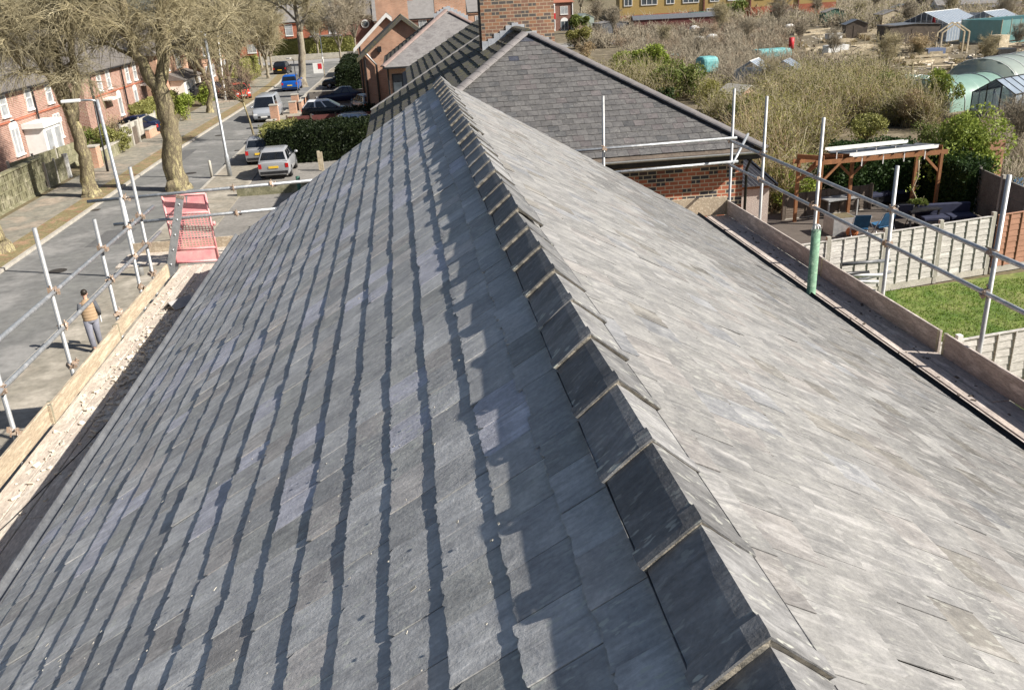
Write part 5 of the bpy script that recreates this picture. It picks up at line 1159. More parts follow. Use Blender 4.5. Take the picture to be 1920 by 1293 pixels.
# facing -x,+y ; local: f = forward, s = right-hand side
Fd = Vector((-.45, .9, 0)).normalized(); Sd = Vector((Fd.y, -Fd.x, 0))
W3 = lambda f, s, z: tuple(Fd*f+Sd*s+Vector((0, 0, z)))
J = [(W3(0, 0, .93), (.13, .10)), (W3(.0, 0, 1.12), (.12, .09)), (W3(.01, 0, 1.32), (.14, .10)), (W3(.02, 0, 1.43), (.07, .06)), (W3(.05, 0, 1.50), .05), (W3(.075, 0, 1.58), (.068, .075)), (W3(.07, 0, 1.66), (.062, .07)),
     (W3(.0, .17, 1.38), .052), (W3(-.05, .24, 1.14), .042), (W3(.10, .26, .96), .034), (W3(.16, .26, .92), .03),
     (W3(.0, -.17, 1.38), .052), (W3(-.08, -.25, 1.15), .042), (W3(.14, -.20, 1.10), .034), (W3(.20, -.17, 1.11), .03),
     (W3(.0, .09, .88), .085), (W3(.12, .10, .50), .058), (W3(.02, .10, .09), .042), (W3(.13, .11, .04), .036), (W3(.0, -.09, .88), .085), (W3(.02, -.10, .48), .058), (W3(-.20, -.10, .12), .042), (W3(-.10, -.11, .04), .036)]
E_ = [(0, 1), (1, 2), (2, 3), (3, 4), (4, 5), (5, 6), (2, 7), (7, 8), (8, 9), (9, 10), (2, 11), (11, 12), (12, 13), (13, 14), (0, 15), (15, 16), (16, 17), (17, 18), (0, 19), (19, 20), (20, 21), (21, 22)]
for hand, base, sd in ((10, Vector(W3(.16, .26, .92)), 1), (14, Vector(W3(.20, -.17, 1.11)), -1)):
    for k in range(5):
        o = Fd*(.035 if k else .01)+Sd*((k-2.5)*.016*sd if k else -.03*sd); ln = (.035, .055, .06, .055, .045)[k]
        i = len(J); J.append((tuple(base+o), .0095)); J.append((tuple(base+o+Fd*ln*.6+Vector((0, 0, -.012))), .0085)); J.append((tuple(base+o+Fd*ln*.8+Vector((0, 0, -.04))), .0075)); E_ += [(hand, i), (i, i+1), (i+1, i+2)]
skin('body', J, E_, M['skin'])
def lofted(name, rings, m, bumpy=0):
    b = MB(); R_ = []
    for (f, s, z, rs, rf) in rings: R_.append([W3(f+rf*math.sin(a), s+rs*math.cos(a), z) for a in [2*PI*k/16 for k in range(16)]])
    b.loft(R_); o = b.build(name, m, per, True, world=False); sb = o.modifiers.new('sub', 'SUBSURF'); sb.levels = 1; sb.render_levels = 2; return o
rg_ = []
for k in range(13): z = .86+k*.046; w_ = .185+.02*math.sin(k/12*PI)-.02*(k > 10); rg_.append((.0, 0, z, w_+(.014 if k % 2 else -.004), .135+(.014 if k % 2 else -.004)))
lofted('gilet', rg_+[(.015, 0, 1.45, .11, .09), (.03, 0, 1.49, .075, .075)], M['gilet'])
for sd in (1, -1):
    a = [J[7 if sd > 0 else 11][0], J[8 if sd > 0 else 12][0], J[9 if sd > 0 else 13][0]]; MB().tube(a, [.075, .062, .05], 12).build('sleeve', M['sleeve'], per, True, world=False)
    a = [J[15 if sd > 0 else 19][0], J[16 if sd > 0 else 20][0], tuple(Vector(J[17 if sd > 0 else 21][0])+Vector((0, 0, .02)))]; MB().tube(a, [.115, .085, .075], 12).build('trouser_leg', M['trouser'], per, True, world=False)
    c = Vector(J[17 if sd > 0 else 21][0]); b = MB(); b.ball(c+Fd*.06+Vector((0, 0, -.05)), (.055, .13, .05)); o = b.build('shoe', M['black_pl'], per, True, world=False)
lofted('seat_of_trousers', [(0, 0, .78, .16, .12), (0, 0, .86, .18, .135), (0, 0, .95, .17, .125)], M['trouser'])
b = MB(); c = Vector(W3(.07, 0, 1.66)); b.ball(c-Fd*.022+Vector((0, 0, .018)), (.086, .096, .088), 14, 10); b.build('hair', M['hair'], per, True, world=False)
for sd in (1, -1): b = MB(); b.ball(c+Sd*.075*sd+Vector((0, 0, -.05)), (.014, .02, .028)); b.build('ear', M['skin'], per, True, world=False)
b = MB(); b.ball(c+Fd*.085+Vector((0, 0, -.055)), (.014, .02, .022)); b.build('nose', M['skin'], per, True, world=False)
pb_ = MB(); q = Vector(PB)+Vector(W3(.21, .27, .87)); pb_.obox(q, (.03, .26, .30), Matrix((Sd, Fd, Vector((0, 0, 1)))).transposed()); tag(bevel(pb_.build('paper_bag', M['white']), .01), 'white paper folder held by the person in the tan gilet', 'paper')

# ------------------------------------------------------------------ back gardens on the right
def panel_fence(name, label, a, b_, h, n, m, postm, group=None, bands=4, ribs=4, gravel=.22, postw=.11, over=.05):
    a = Vector((*a, 0)); b_ = Vector((*b_, 0)); t = thing(name, label, 'fence', tuple((a+b_)/2), group); d = (b_-a)/n; u = d.normalized(); nrm = Vector((u.y, -u.x, 0)); r = random.Random(len(label))
    for i in range(n):
        p = a+d*i+u*(postw/2+.005); q = a+d*(i+1)-u*(postw/2+.005); Lp = (q-p).length; pm = MB(); nb = 9
        for k in range(nb):                        # overlapping feather-edge boards
            z0 = gravel+(h-gravel)*k/nb; z1 = gravel+(h-gravel)*(k+1.12)/nb; wv = [r.uniform(-.012, .012) for _ in range(7)]
            lo = [p+u*Lp*j/6+nrm*(.020)+Vector((0, 0, z0+wv[j])) for j in range(7)]; hi = [p+u*Lp*j/6+nrm*(.004)+Vector((0, 0, min(z1, h-.02))) for j in range(7)]
            lob = [x-nrm*.012 for x in lo]
            pm.add(lo+hi+lob, [(j, j+1, 8+j, 7+j) for j in range(6)]+[(14+j, 15+j, j+1, j) for j in range(6)])
        pm.beam(p+Vector((0, 0, (h+gravel)/2)), q+Vector((0, 0, (h+gravel)/2)), .006, h-gravel-.03)
        for k in range(ribs+1):
            c = p+u*(.025+(Lp-.05)*k/ribs)+nrm*.03; pm.beam(c+Vector((0, 0, gravel)), c+Vector((0, 0, h)), .04, .03, up=tuple(u))
        pm.beam(p+nrm*.005+Vector((0, 0, h)), q+nrm*.005+Vector((0, 0, h)), .07, .025)
        pm.build('panel', M[m], t)
        MB().beam(p+Vector((0, 0, gravel/2)), q+Vector((0, 0, gravel/2)), .05, gravel-.01).build('gravel_board', M['concrete'], t)
    for i in range(n+1):
        if postm is None: continue
        MB().beam(a+d*i, a+d*i+Vector((0, 0, h+over)), postw, postw).build('post', M[postm], t)
    return t
def lin(x): return 23.3+.19*(x-13.7)
XF = 16.75
panel_fence('pale_panel_fence', 'weathered pale panel fence with concrete posts behind the lawn', (XF-1.93*4, lin(XF-1.93*4)), (XF, lin(XF)), 1.85, 4, 'fence_p', 'concrete', over=.12)
panel_fence('brown_panel_fence', 'brown panel fence joined to the right end of the pale fence', (XF+.12, lin(XF+.12)), (XF+5.9, lin(XF+5.9)), 1.85, 3, 'fence_b', None, gravel=.2)
nf = G(1812, 634, 1.8); nf2 = G(1920, 623, 1.8)
panel_fence('near_panel_fence', 'pale panel fence in front of the lawn at the lower right corner', (nf.x-2.1, nf.y-.3), (nf.x+5.6, nf.y+.85), 1.78, 4, 'fence_p', 'white', gravel=.1, over=.12)
conc_fence('dark_panel_fence', 'concrete panel fence coloured dark for shade, running back to the ivy tree', (19.9, 25.2), (21.2, 32.6), 1.75, 4, 'conc_d', 'concrete', 3)  # dark panel colour stands in for shade on the side facing the house
bf = MB().box(21.6, 23.4, 33.0, 33.08, .1, 2.3); tag(bf.build('orange_panel', M['fence_b']), 'orange brown fence panel right of the ivy covered tree', 'fence')
# pebbledashed store next to the hipped neighbour
ps = thing('store_shed', 'pebbledashed store with dark corrugated roof beside the scaffold corner', 'shed', (9.4, 23.6, 0))
c1, c2 = G(1378, 345, 2.4), G(1443, 345, 2.4)
sx0, sx1, sy = 8.45, c2.x, c2.y
MB().box(sx0, sx1, sy, sy+2.6, 0, 2.35).build('wall', M['pebble'], ps)
b = MB()
nn = 22
for i in range(nn): x0 = sx0-.15+(sx1-sx0+.3)*i/nn; x1 = x0+(sx1-sx0+.3)/nn; xm_ = (x0+x1)/2; b.prism([(x0, sy-.2, 2.40), (xm_, sy-.2, 2.45), (x1, sy-.2, 2.40)], (0, 3.0, .42))
b.build('corrugated_roof', M['corrug'], ps); MB().beam((sx1+.17, sy-.25, 2.40), (sx1+.17, sy+2.85, 2.86), .06, .12).build('bargeboard', M['black_pl'], ps)
b = MB().box(sx0-.1, sx1+.1, sy-.03, sy+.02, 2.28, 2.385); b.build('timber_plate', M['pergola'], ps)
# pipes and offcuts stacked between shed and fence
for i in range(7):
    p0 = Vector((rnd.uniform(9.4, 11.4), rnd.uniform(21.9, 22.6), .75+.07*i)); a = rnd.uniform(-.4, .4); d = Vector((math.cos(a), math.sin(a), rnd.uniform(-.05, .1)))
    b = MB(); b.tube([p0, p0+d*1.5], .055, 10); tag(b.build('pipe', M[['gutter', 'galv2', 'black_pl'][i % 3]], smooth=True), 'offcut of pipe in the heap between the store and the pale fence', 'pipe', 'pipe offcuts in a heap')
tb = thing('storage_bench', 'low dark bench under the heap of pipe offcuts', 'bench', (10.3, 22.3, 0)); MB().box(9.3, 11.4, 21.9, 22.7, .55, .7).build('top', M['timber_d'], tb)
for x in (9.4, 11.3):
    for y in (22.0, 22.6): MB().box(x-.05, x+.05, y-.05, y+.05, 0, .55).build('leg', M['timber_d'], tb)
# pergola
pg = thing('pergola', 'reddish timber pergola with white gutter strips laid across its top', 'pergola', (17.5, 31, 0)); ZP = 2.35
fl, fr2 = G(1541, 306, ZP), G(1766, 286, ZP); bl_ = G(1498, 303, ZP); 
bk = bl_-fl; fm_ = fl+(fr2-fl)*.295
def pst(p): MB().beam((p.x, p.y, 0), (p.x, p.y, ZP), .11, .11).build('post', M['pergola'], pg)
back_r = fr2+bk*1.0; back_m = fl+(fr2-fl)*.45+bk
for p in (fl, fr2, bl_, back_r, back_m): pst(p)
def bm(p, q, z=0, wx=.06, wz=.17, nm='beam'): MB().beam(p+Vector((0, 0, z)), q+Vector((0, 0, z)), wx, wz).build(nm, M['pergola'], pg)
ext = (fr2-fl).normalized()*.25; bm(fl-ext, fr2+ext, .02); bm(bl_-ext, back_r+ext, .022); bm(fl-bk*.08, bl_+bk*.08, .19); bm(fr2, back_r, .19)
for k in range(1, 6): bm(fl+(fr2-fl)*k/6, bl_+(back_r-bl_)*k/6, .19, .05, .12, 'rafter')
u = (fr2-fl).normalized(); wv = bk.normalized()
for p, s in ((fl, 1), (fr2, -1), (bl_, 1), (back_m, 1), (back_m, -1)): MB().beam(p+Vector((0, 0, -.75)), p+u*s*.75+Vector((0, 0, -.04)), .06, .09).build('brace', M['pergola'], pg)
for p, s in ((bl_, -1),): MB().beam(p+Vector((0, 0, -.75)), p+wv*s*.75+Vector((0, 0, -.04)), .06, .09).build('brace', M['pergola'], pg)
for i, (a, b_, lab) in enumerate(((G(1597, 293, 2.75), G(1755, 276, 2.75), 'white gutter length along the front edge of the pergola top'), (G(1551, 282, 2.8), G(1698, 267, 2.8), 'white gutter length along the back edge of the pergola top'))):
    b = MB(); b.beam(a, b_, .16, .035); b.beam(a+Vector((0, 0, .05))+wv*.08, b_+Vector((0, 0, .05))+wv*.08, .02, .10); b.beam(a+Vector((0, 0, .05))-wv*.08, b_+Vector((0, 0, .05))-wv*.08, .02, .10)
    for k in range(4): p = a+(b_-a)*(k+.5)/4; b.beam(p-Vector((0, 0, .4)), p, .03, .03)
    tag(b.build('roof_gutter', M['white_pl']), lab, 'gutter', 'white gutters on the pergola')
b = MB(); 
for k in range(8): a = fl+(fr2-fl)*(.26+.1*k)+Vector((0, 0, .28+.004*(k % 2))); b.beam(a, a+bk*1.0, .56, .012)
tag(b.build('roof_sheets', M['corrug']), 'dark sheets laid over the pergola rafters', 'roof sheet')
dkw = thing('dark_hedge', 'very dark shaded conifer hedge filling the space behind the pergola', 'hedge', tuple((bl_+back_r)/2))
hA = bl_+bk.normalized()*.6+u*.5; 
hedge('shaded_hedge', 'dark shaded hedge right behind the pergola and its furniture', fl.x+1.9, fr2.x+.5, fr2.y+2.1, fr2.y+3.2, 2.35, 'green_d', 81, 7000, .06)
bpy.data.objects.remove(dkw)
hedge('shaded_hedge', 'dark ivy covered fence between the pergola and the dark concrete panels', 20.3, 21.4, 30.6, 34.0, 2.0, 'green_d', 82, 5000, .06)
panel_fence('dark_back_fence', 'low timber fence rails at the back left of the pergola', (bl_.x-.3, bl_.y+.4), (bl_.x+3.6, bl_.y+1.0), 1.0, 2, 'timber_d', 'timber_d', gravel=.05)
# ivy tree
iv = bush('ivy_tree', 'tall ivy clad bush with bright leaves right of the pergola', (21.9, 33.6, 0), 3.9, 3.2, 3.9, 'ivy', 83, 12000, .075, 'tree', stems=30, hollow=.6, blobs=22)
# hanging vine
b = MB(); q = G(1723, 300, 2.3); pts = [q+Vector((0, 0, -.0)), q+Vector((.05, 0, -.6)), q+Vector((-.12, 0, -1.1)), q+Vector((.1, -.1, -1.55)), q+Vector((.5, -.2, -1.9))]
b.tube(pts, [.03, .025, .025, .02, .02], 6); vt = thing('vine', 'pale twisted vine hanging from the pergola front beam', 'vine', tuple(q)); b.build('stem', M['timber'], vt, True)
gv = np.random.default_rng(9); c = np.concatenate([gv.normal(0, .1, (14, 3))+np.array(p)-np.array(q) for p in pts[:4]]); np_mesh('foliage', *leaves_np(c, .05, gv), M['ivy'], vt)
# furniture under the pergola
def table(label, x, y, lx, ly, h, m, rz=0, name='garden_table'):
    t = thing(name, label, 'table', (x, y, 0)); MB().box(-lx/2, lx/2, -ly/2, ly/2, h-.05, h).build('top', M[m], t, world=False)
    for sx in (-1, 1):
        for sy_ in (-1, 1): MB().box(sx*(lx/2-.08)-.03, sx*(lx/2-.08)+.03, sy_*(ly/2-.08)-.03, sy_*(ly/2-.08)+.03, 0, h-.05).build('leg', M[m], t, world=False)
    t.rotation_euler = (0, 0, rz); return t
p = G(1562, 372, .75); table('grey table top catching striped sunlight at the left of the pergola', p.x+.3, p.y+.3, 1.5, 1.0, .75, 'galv2', .2)
p = G(1590, 415, .45); 
bx_ = thing('planter_box', 'grey sided planter box in front of the pergola left post', 'planter', (p.x-.3, p.y, 0)); MB().box(p.x-.7, p.x+.2, p.y-.3, p.y+.5, 0, .65).build('box', M['galv2'], bx_); MB().box(p.x-.64, p.x+.14, p.y-.24, p.y+.44, .655, .67).build('soil', M['soil'], bx_)
b = MB(); b.ball((p.x-.1, p.y-.55, .2), (.22, .22, .2)); tag(b.build('terracotta_pot', M['orange'], smooth=True), 'terracotta pot beside the blue folding chair', 'pot')
def folding_chair(label, x, y, rz, fab):
    t = thing('folding_chair', label, 'chair', (x, y, 0), 'folding chairs under the pergola')
    for s in (-.28, .28):
        b = MB(); b.tube([(s, -.3, 0), (s, .3, .95)], .018, 6); b.build('leg', M['alu'], t, True, world=False); b = MB(); b.tube([(s, .3, 0), (s, -.32, .55)], .018, 6); b.build('leg', M['alu'], t, True, world=False)
    MB().prism([(-.27, -.3, .50), (.27, -.3, .50), (.27, .12, .42), (-.27, .12, .42)], (0, 0, .025)).build('seat', M[fab], t, world=False)
    MB().prism([(-.27, .10, .48), (.27, .10, .48), (.27, .34, 1.0), (-.27, .34, 1.0)], (0, .025, 0)).build('backrest', M[fab], t, world=False); t.rotation_euler = (0, 0, rz); return t
p = G(1612, 425, .5); folding_chair('blue folding chair with crossed metal legs in front of the pergola', p.x, p.y, 2.9, 'blue_f')
p = G(1655, 420, .5); folding_chair('second blue folding chair, right of the other one', p.x, p.y, 3.4, 'blue_f')
p = G(1690, 405, .5); folding_chair('dark folding chair in the shade right of the blue ones', p.x, p.y, 3.0, 'navy')
def sofa(label, x, y, lx, rz):
    t = thing('garden_sofa', label, 'sofa', (x, y, 0)); MB().box(-lx/2, lx/2, -.35, .35, .1, .35).build('base', M['black_pl'], t, world=False)
    for i in range(2): bevel(MB().box(-lx/2+.02+i*lx/2, -.02+i*lx/2, -.33, .25, .352, .5).build('seat_cushion', M['navy'], t, world=False), .04)
    bevel(MB().box(-lx/2, lx/2, .26, .42, .355, .85).build('backrest', M['navy'], t, world=False), .04); t.rotation_euler = (0, 0, rz); return t
p = G(1640, 362, .5); sofa('navy garden sofa in shade beneath the pergola', p.x+.5, p.y+.2, 2.0, .15)
p = G(1775, 402, .5); sofa('navy garden sofa in shade by the dark concrete fence', p.x, p.y, 2.0, -.1)
p = G(1720, 385, .8); table('round edged dark table with green leaves on it under the pergola', p.x, p.y, 1.3, 1.1, .75, 'black_pl', .1); bush('table_plant', 'dark leafy pot plant on the shaded pergola table', (p.x, p.y, .752), .9, .6, .3, 'green_m', 84, 260, .07, 'plant', stems=8)

# ------------------------------------------------------------------ allotments
def scrub(name, label, cat_, pts, ng, m, seed, h=(1.2, 2.2), sp=60, r=.016, leafm=None, leafn=0, leaf=.06, spread=.55, droop=.1):
    """pts: list of (x, y); a thicket of thin stems, one object"""
    g = np.random.default_rng(seed); P_all = []; R_all = []; lc = []
    for (x, y) in pts:
        H = g.uniform(*h); n = sp; dist = math.hypot(x, y); rr_ = max(r, dist*.00022)
        b = np.stack([x+g.normal(0, .25*H*spread, n), y+g.normal(0, .25*H*spread, n), np.zeros(n)], 1); d = np.stack([g.normal(0, spread, n), g.normal(0, spread, n), np.ones(n)], 1); d /= np.linalg.norm(d, axis=1, keepdims=True)
        ln = (H*g.uniform(.45, 1.1, n))[:, None]; P = [b]
        half = n//2; b[half:] = b[:n-half]+d[:n-half]*ln[:n-half]*g.uniform(.25, .75, (n-half, 1)); ln[half:] *= .55; d[half:] += g.normal(0, .55, (n-half, 3)); d /= np.linalg.norm(d, axis=1, keepdims=True)
        for s in range(3): P.append(P[-1]+d*ln/3); d = d+g.normal(0, .22, (n, 3))+np.array([0, 0, -droop]); d /= np.linalg.norm(d, axis=1, keepdims=True)
        P_all.append(np.stack(P, 1)); R_all.append(np.linspace(rr_*1.3, rr_*.4, 4)[None, :]*g.uniform(.6, 1.3, (n, 1)))
        if leafn: k = g.integers(0, n, leafn); i = g.integers(1, 4, leafn); lc.append(P_all[-1][k, i]+g.normal(0, .10, (leafn, 3)))
    V, Q = tubes_np(np.concatenate(P_all), np.concatenate(R_all), 3)
    o = np_mesh(name, V, Q, M[m]); tag(o, label, cat_, kind='stuff')
    if leafn: o2 = np_mesh(name+'_leaves', *leaves_np(np.concatenate(lc), leaf, g), M[leafm]); tag(o2, label+', its leaves', cat_, kind='stuff')
def in_poly(px, py, poly):
    c = False; j = len(poly)-1
    for i in range(len(poly)):
        xi, yi = poly[i]; xj, yj = poly[j]
        if (yi > py) != (yj > py) and px < (xj-xi)*(py-yi)/(yj-yi)+xi: c = not c
        j = i
    return c
def fill(poly, n, seed, z=0.0, avoid=()):
    """spread n plants over the piece of ground that the photo shows inside poly, even in picture area (so denser far away), nothing on kept-clear plots"""
    r = random.Random(seed); xs = [p[0] for p in poly]; ysx = [p[1] for p in poly]; out = []
    while len(out) < n:
        x, y = r.uniform(min(xs), max(xs)), r.uniform(min(ysx), max(ysx))
        if not in_poly(x, y, poly): continue
        p = G(x, y, z)
        if math.sin(p.x*.42+p.y*.13)+math.sin(p.y*.31-p.x*.2+1.7)+.7*math.sin(p.x*1.1+2.1*math.sin(p.y*.5)) < GAP: continue
        if any(ax0 < p.x < ax1 and ay0 < p.y < ay1 for ax0, ax1, ay0, ay1 in CLEAR): continue
        out.append((p.x, p.y))
    return out
GAP = -.55
CLEAR = [(-3, 9.5, 18, 60), (8, 24, 10, 33.8)]
def clear_at(px, py, w_, d_, z=0): p = G(px, py, z); CLEAR.append((p.x-w_/2, p.x+w_/2, p.y-d_/2, p.y+d_/2)); return p
P_net = clear_at(1850, 205, 9, 6); P_tun = clear_at(1900, 180, 8, 9); P_gh = clear_at(1790, 75, 12, 8); P_bn = clear_at(1890, 80, 16, 9)
P_cy = clear_at(1325, 135, 3.5, 3); P_cold = clear_at(1420, 165, 5, 5); P_logs = clear_at(1895, 118, 8, 6); P_long = clear_at(1255, 52, 14, 6); P_hut = clear_at(1390, 200, 3, 3)
# olive and brown scrub between the garden and the plots
A_ol = [(1080, 165), (1180, 135), (1300, 175), (1420, 210), (1500, 150), (1640, 150), (1700, 200), (1760, 260), (1560, 290), (1500, 310), (1450, 420), (1400, 330), (1420, 250), (1180, 190)]
scrub('olive_scrub', 'olive green willow scrub filling the ground past the slate hip', 'scrub', fill(A_ol, 420, 1), 0, 'twig', 401, (1.6, 3.2), 70, .013, 'olive', 300, .055, .45)
scrub('pale_reeds', 'upright tan and olive stems behind the pergola', 'scrub', fill([(1370, 280), (1470, 180), (1640, 160), (1750, 240), (1560, 290), (1470, 390), (1420, 400)], 130, 2), 0, 'tan', 402, (1.6, 2.9), 80, .012, 'olive', 260, .05, .35)
A_gr = [(1060, 70), (1160, 55), (1330, 45), (1500, 40), (1640, 45), (1500, 62), (1470, 95), (1520, 135), (1700, 135), (1640, 165), (1500, 200), (1390, 190), (1330, 150), (1180, 110), (1070, 90)]
scrub('grey_thicket', 'grey brown leafless thicket over the middle of the allotments', 'scrub', fill(A_gr, 340, 3), 0, 'twig_g', 403, (1.5, 3.0), 70, .014, None, 0, .05, .6)
scrub('reddish_thicket', 'reddish brown leafless brush between the plots', 'scrub', fill(A_gr, 120, 4), 0, 'twig_r', 404, (1.3, 2.6), 70, .014, None, 0, .05, .6)
A_far = [(1050, 52), (1110, 20), (1170, 38), (1400, 22), (1920, 2), (1920, 60), (1700, 60), (1500, 50), (1300, 52)]
scrub('far_brush', 'far brown brush at the foot of the yellow building', 'scrub', fill(A_far, 420, 5), 0, 'twig_g', 405, (2.0, 4.2), 60, .02, 'olive', 60, .11, .6)
scrub('plot_weeds', 'low straw coloured weeds over the allotment plots', 'weeds', fill([(1380, 100), (1600, 60), (1920, 60), (1920, 330), (1780, 300), (1700, 180), (1500, 170)], 330, 6), 0, 'tan', 406, (.4, 1.0), 50, .010, 'olive', 60, .05, .7)
scrub('right_brambles', 'tangled grey brambles right of the ivy clad bush', 'scrub', fill([(1880, 230), (1920, 220), (1920, 400), (1885, 400)], 34, 7), 0, 'twig_g', 407, (1.0, 2.2), 90, .011, 'green_m', 40, .05, .7)
# bushes one can tell apart
def bp(px, py): p = G(px, py); return (p.x, p.y, 0)
bush('lime_bush', 'bright lime green bush past the right hip of the neighbour roof', bp(1205, 150), 5.5, 4.5, 3.6, 'green_b', 501, 5200, .12, stems=40)
bush('lime_bush', 'smaller lime green bush left of the big lime one, over the hip tiles', bp(1170, 128), 3.4, 3, 2.0, 'green_b', 502, 2200, .11)
bush('laurel_bush', 'dark green laurel bush in the olive scrub below the cyan tarpaulin', bp(1265, 188), 4.6, 4, 3.2, 'green_m', 503, 5200, .10)
bush('laurel_bush', 'dark laurel lump right at the slate hip edge', bp(1240, 205), 2.4, 2, 1.8, 'green_d', 504, 1600, .08)
bush('willow_bush', 'yellow green willow bush behind the far brown brick house hip', bp(1085, 92), 4.5, 3.5, 3.4, 'olive', 505, 3600, .12, stems=90)
bush('bamboo_clump', 'tall pale green bamboo clump left of the green netting', bp(1760, 222), 2.6, 2.2, 3.4, 'green_b', 506, 3000, .075, stems=90)
bush('reed_clump', 'tan feathery reed clump left of the bamboo', bp(1712, 238), 2.6, 2.2, 2.6, 'tan', 507, 3600, .05, stems=160, stem_m='tan')
bush('green_bush', 'leafy green bush beside the left end of the pergola', bp(1478, 392), 2.4, 2.0, 1.8, 'green_b', 508, 4200, .05, stems=40)
bush('green_bush', 'green leaved bush behind the pergola left posts', bp(1535, 372), 2.2, 1.8, 2.0, 'green_m', 509, 3600, .05, stems=40)
bush('brown_bush', 'brown grey rounded bush before the timber arch', bp(1722, 105), 3.6, 3, 2.6, 'tan', 510, 2000, .07, stems=240, stem_m='twig')
bush('dark_shrub', 'dark green evergreen shrub on the far slope under the yellow wall', bp(1370, 38), 9, 6, 4.5, 'green_m', 511, 3600, .22)
bush('conifer_bush', 'mid green shrub beside the far bay house', bp(1088, 62), 5, 4, 4, 'green_m', 512, 2200, .2)
bush('pampas_clump', 'spiky green clump behind the pergola right end', bp(1745, 285), 2.2, 1.6, 1.6, 'green_m', 513, 2200, .05, stems=80)
fb = thing('fir_tree', 'dark fir tree between the far roofs left of the wide chimney', 'tree', (7.5, 150, 0)); gg_ = np.random.default_rng(77); kz = gg_.uniform(0, 1, 5200)**.8; a_ = gg_.uniform(0, 2*PI, 5200); rad = (1-kz)*3.2*gg_.uniform(.5, 1, 5200)**.5+.1
np_mesh('crown', *leaves_np(np.stack([rad*np.cos(a_), rad*np.sin(a_), 1+kz*9.5], 1), .22, gg_), M['green_d'], fb); b = MB(); b.tube([(0, 0, 0), (0, 0, 10)], [.22, .04], 8); b.build('trunk', M['bark2'], fb, world=False)
# bare trees standing in the allotments
ap = [(1440, 190, 'bare fruit tree by the white frame'), (1310, 118, 'dark gnarled bare tree behind the cyan tarpaulin'), (1560, 120, 'bare tree among the plank beds'), (1850, 130, 'bare tree in front of the teal net cage'), (1905, 100, 'bare dark tree at the right edge before the net cage'), (1700, 60, 'bare tree left of the blue roofed greenhouse'), (1610, 48, 'bare tree far back among the plots'), (1500, 90, 'bare tree before the white tubs'), (1880, 60, 'bare tree behind the teal net cage'), (1780, 40, 'bare tree behind the blue roofed greenhouse'), (1400, 90, 'bare tree left of the white sacks'), (1530, 40, 'bare tree below the right end of the yellow building'),
      (1660, 150, 'bare tree by the post and rail fence'), (1460, 60, 'bare tree on the far brush slope'), (1905, 300, 'bare shrub like tree at the right edge near the ivy'), (1350, 70, 'bare tree beside the two white sacks'), (1640, 30, 'far bare tree at the top edge'), (1840, 28, 'far bare tree behind the grey shed'), (1245, 95, 'bare grey tree above the lime bush'), (1120, 50, 'bare grey tree right of the far bay house'), (1150, 70, 'bare tree left of the long dark shed')]
for i, (px, py, lab) in enumerate(ap): p = G(px, py); dup(protos[1 if i % 3 else 2], (p.x, p.y, -.0), rnd.uniform(0, 6), (.35 if py > 80 else .5)*rnd.uniform(.8, 1.15), lab, 'bare trees in the allotments')
for i in range(16): x = 12+i*9+rnd.uniform(-3, 3); y = 248+rnd.uniform(-6, 10); dup(protos[i % 3], (x, y, 0), rnd.uniform(0, 6), rnd.uniform(1.1, 1.6), 'bare tree in the row behind the yellow building and the far house', 'bare trees behind the far buildings')

def hoops(name, label, c, lx, ly, h, filmm, n=6, rz=0, framem='alu', squash=1.0, cat_='polytunnel', film='cover'):
    t = thing(name, label, cat_, (c.x, c.y, 0)); K = 14
    arc = lambda y, s=1.0: [(lx/2*s*math.cos(a), y, h*s*(math.sin(a)**.75 if math.sin(a) > 0 else 0)) for a in [PI*k/K for k in range(K+1)]]
    b = MB(); rr_ = random.Random(len(label)); rings = []
    for j in range(n*3+1): s = 1+(.0 if j % 3 == 0 else -.012)+rr_.gauss(0, .006)*squash; rings.append(arc(-ly/2+ly*j/(n*3), s))
    b.loft(rings, closed=False, caps=True); b.build(film, M[filmm], t, True, world=False)
    for j in range(n+1): b = MB(); b.tube(arc(-ly/2+ly*j/n, 1.012), .03, 6); b.build('hoop', M[framem], t, True, world=False)
    t.rotation_euler = (0, 0, rz); return t
hoops('polytunnel', 'grey green polytunnel with pale hoops at the right edge', P_tun+Vector((1.6, 2.5, 0)), 5.6, 9.5, 2.7, 'tunnel', 5, math.radians(-62), 'white_pl')
hoops('net_tunnel', 'pale green netting tunnel in front of the grey polytunnel', P_net+Vector((-.8, 2.6, 0)), 4.2, 6.2, 2.0, 'net_g', 4, math.radians(-70), 'alu', 3.0, 'net tunnel', 'netting')
hoops('net_tunnel', 'small teal net hoop between the rail fence and the bamboo', G(1722, 168), 2.6, 2.2, 1.1, 'net_g', 2, .4, 'alu', 3.0, 'net tunnel', 'netting')
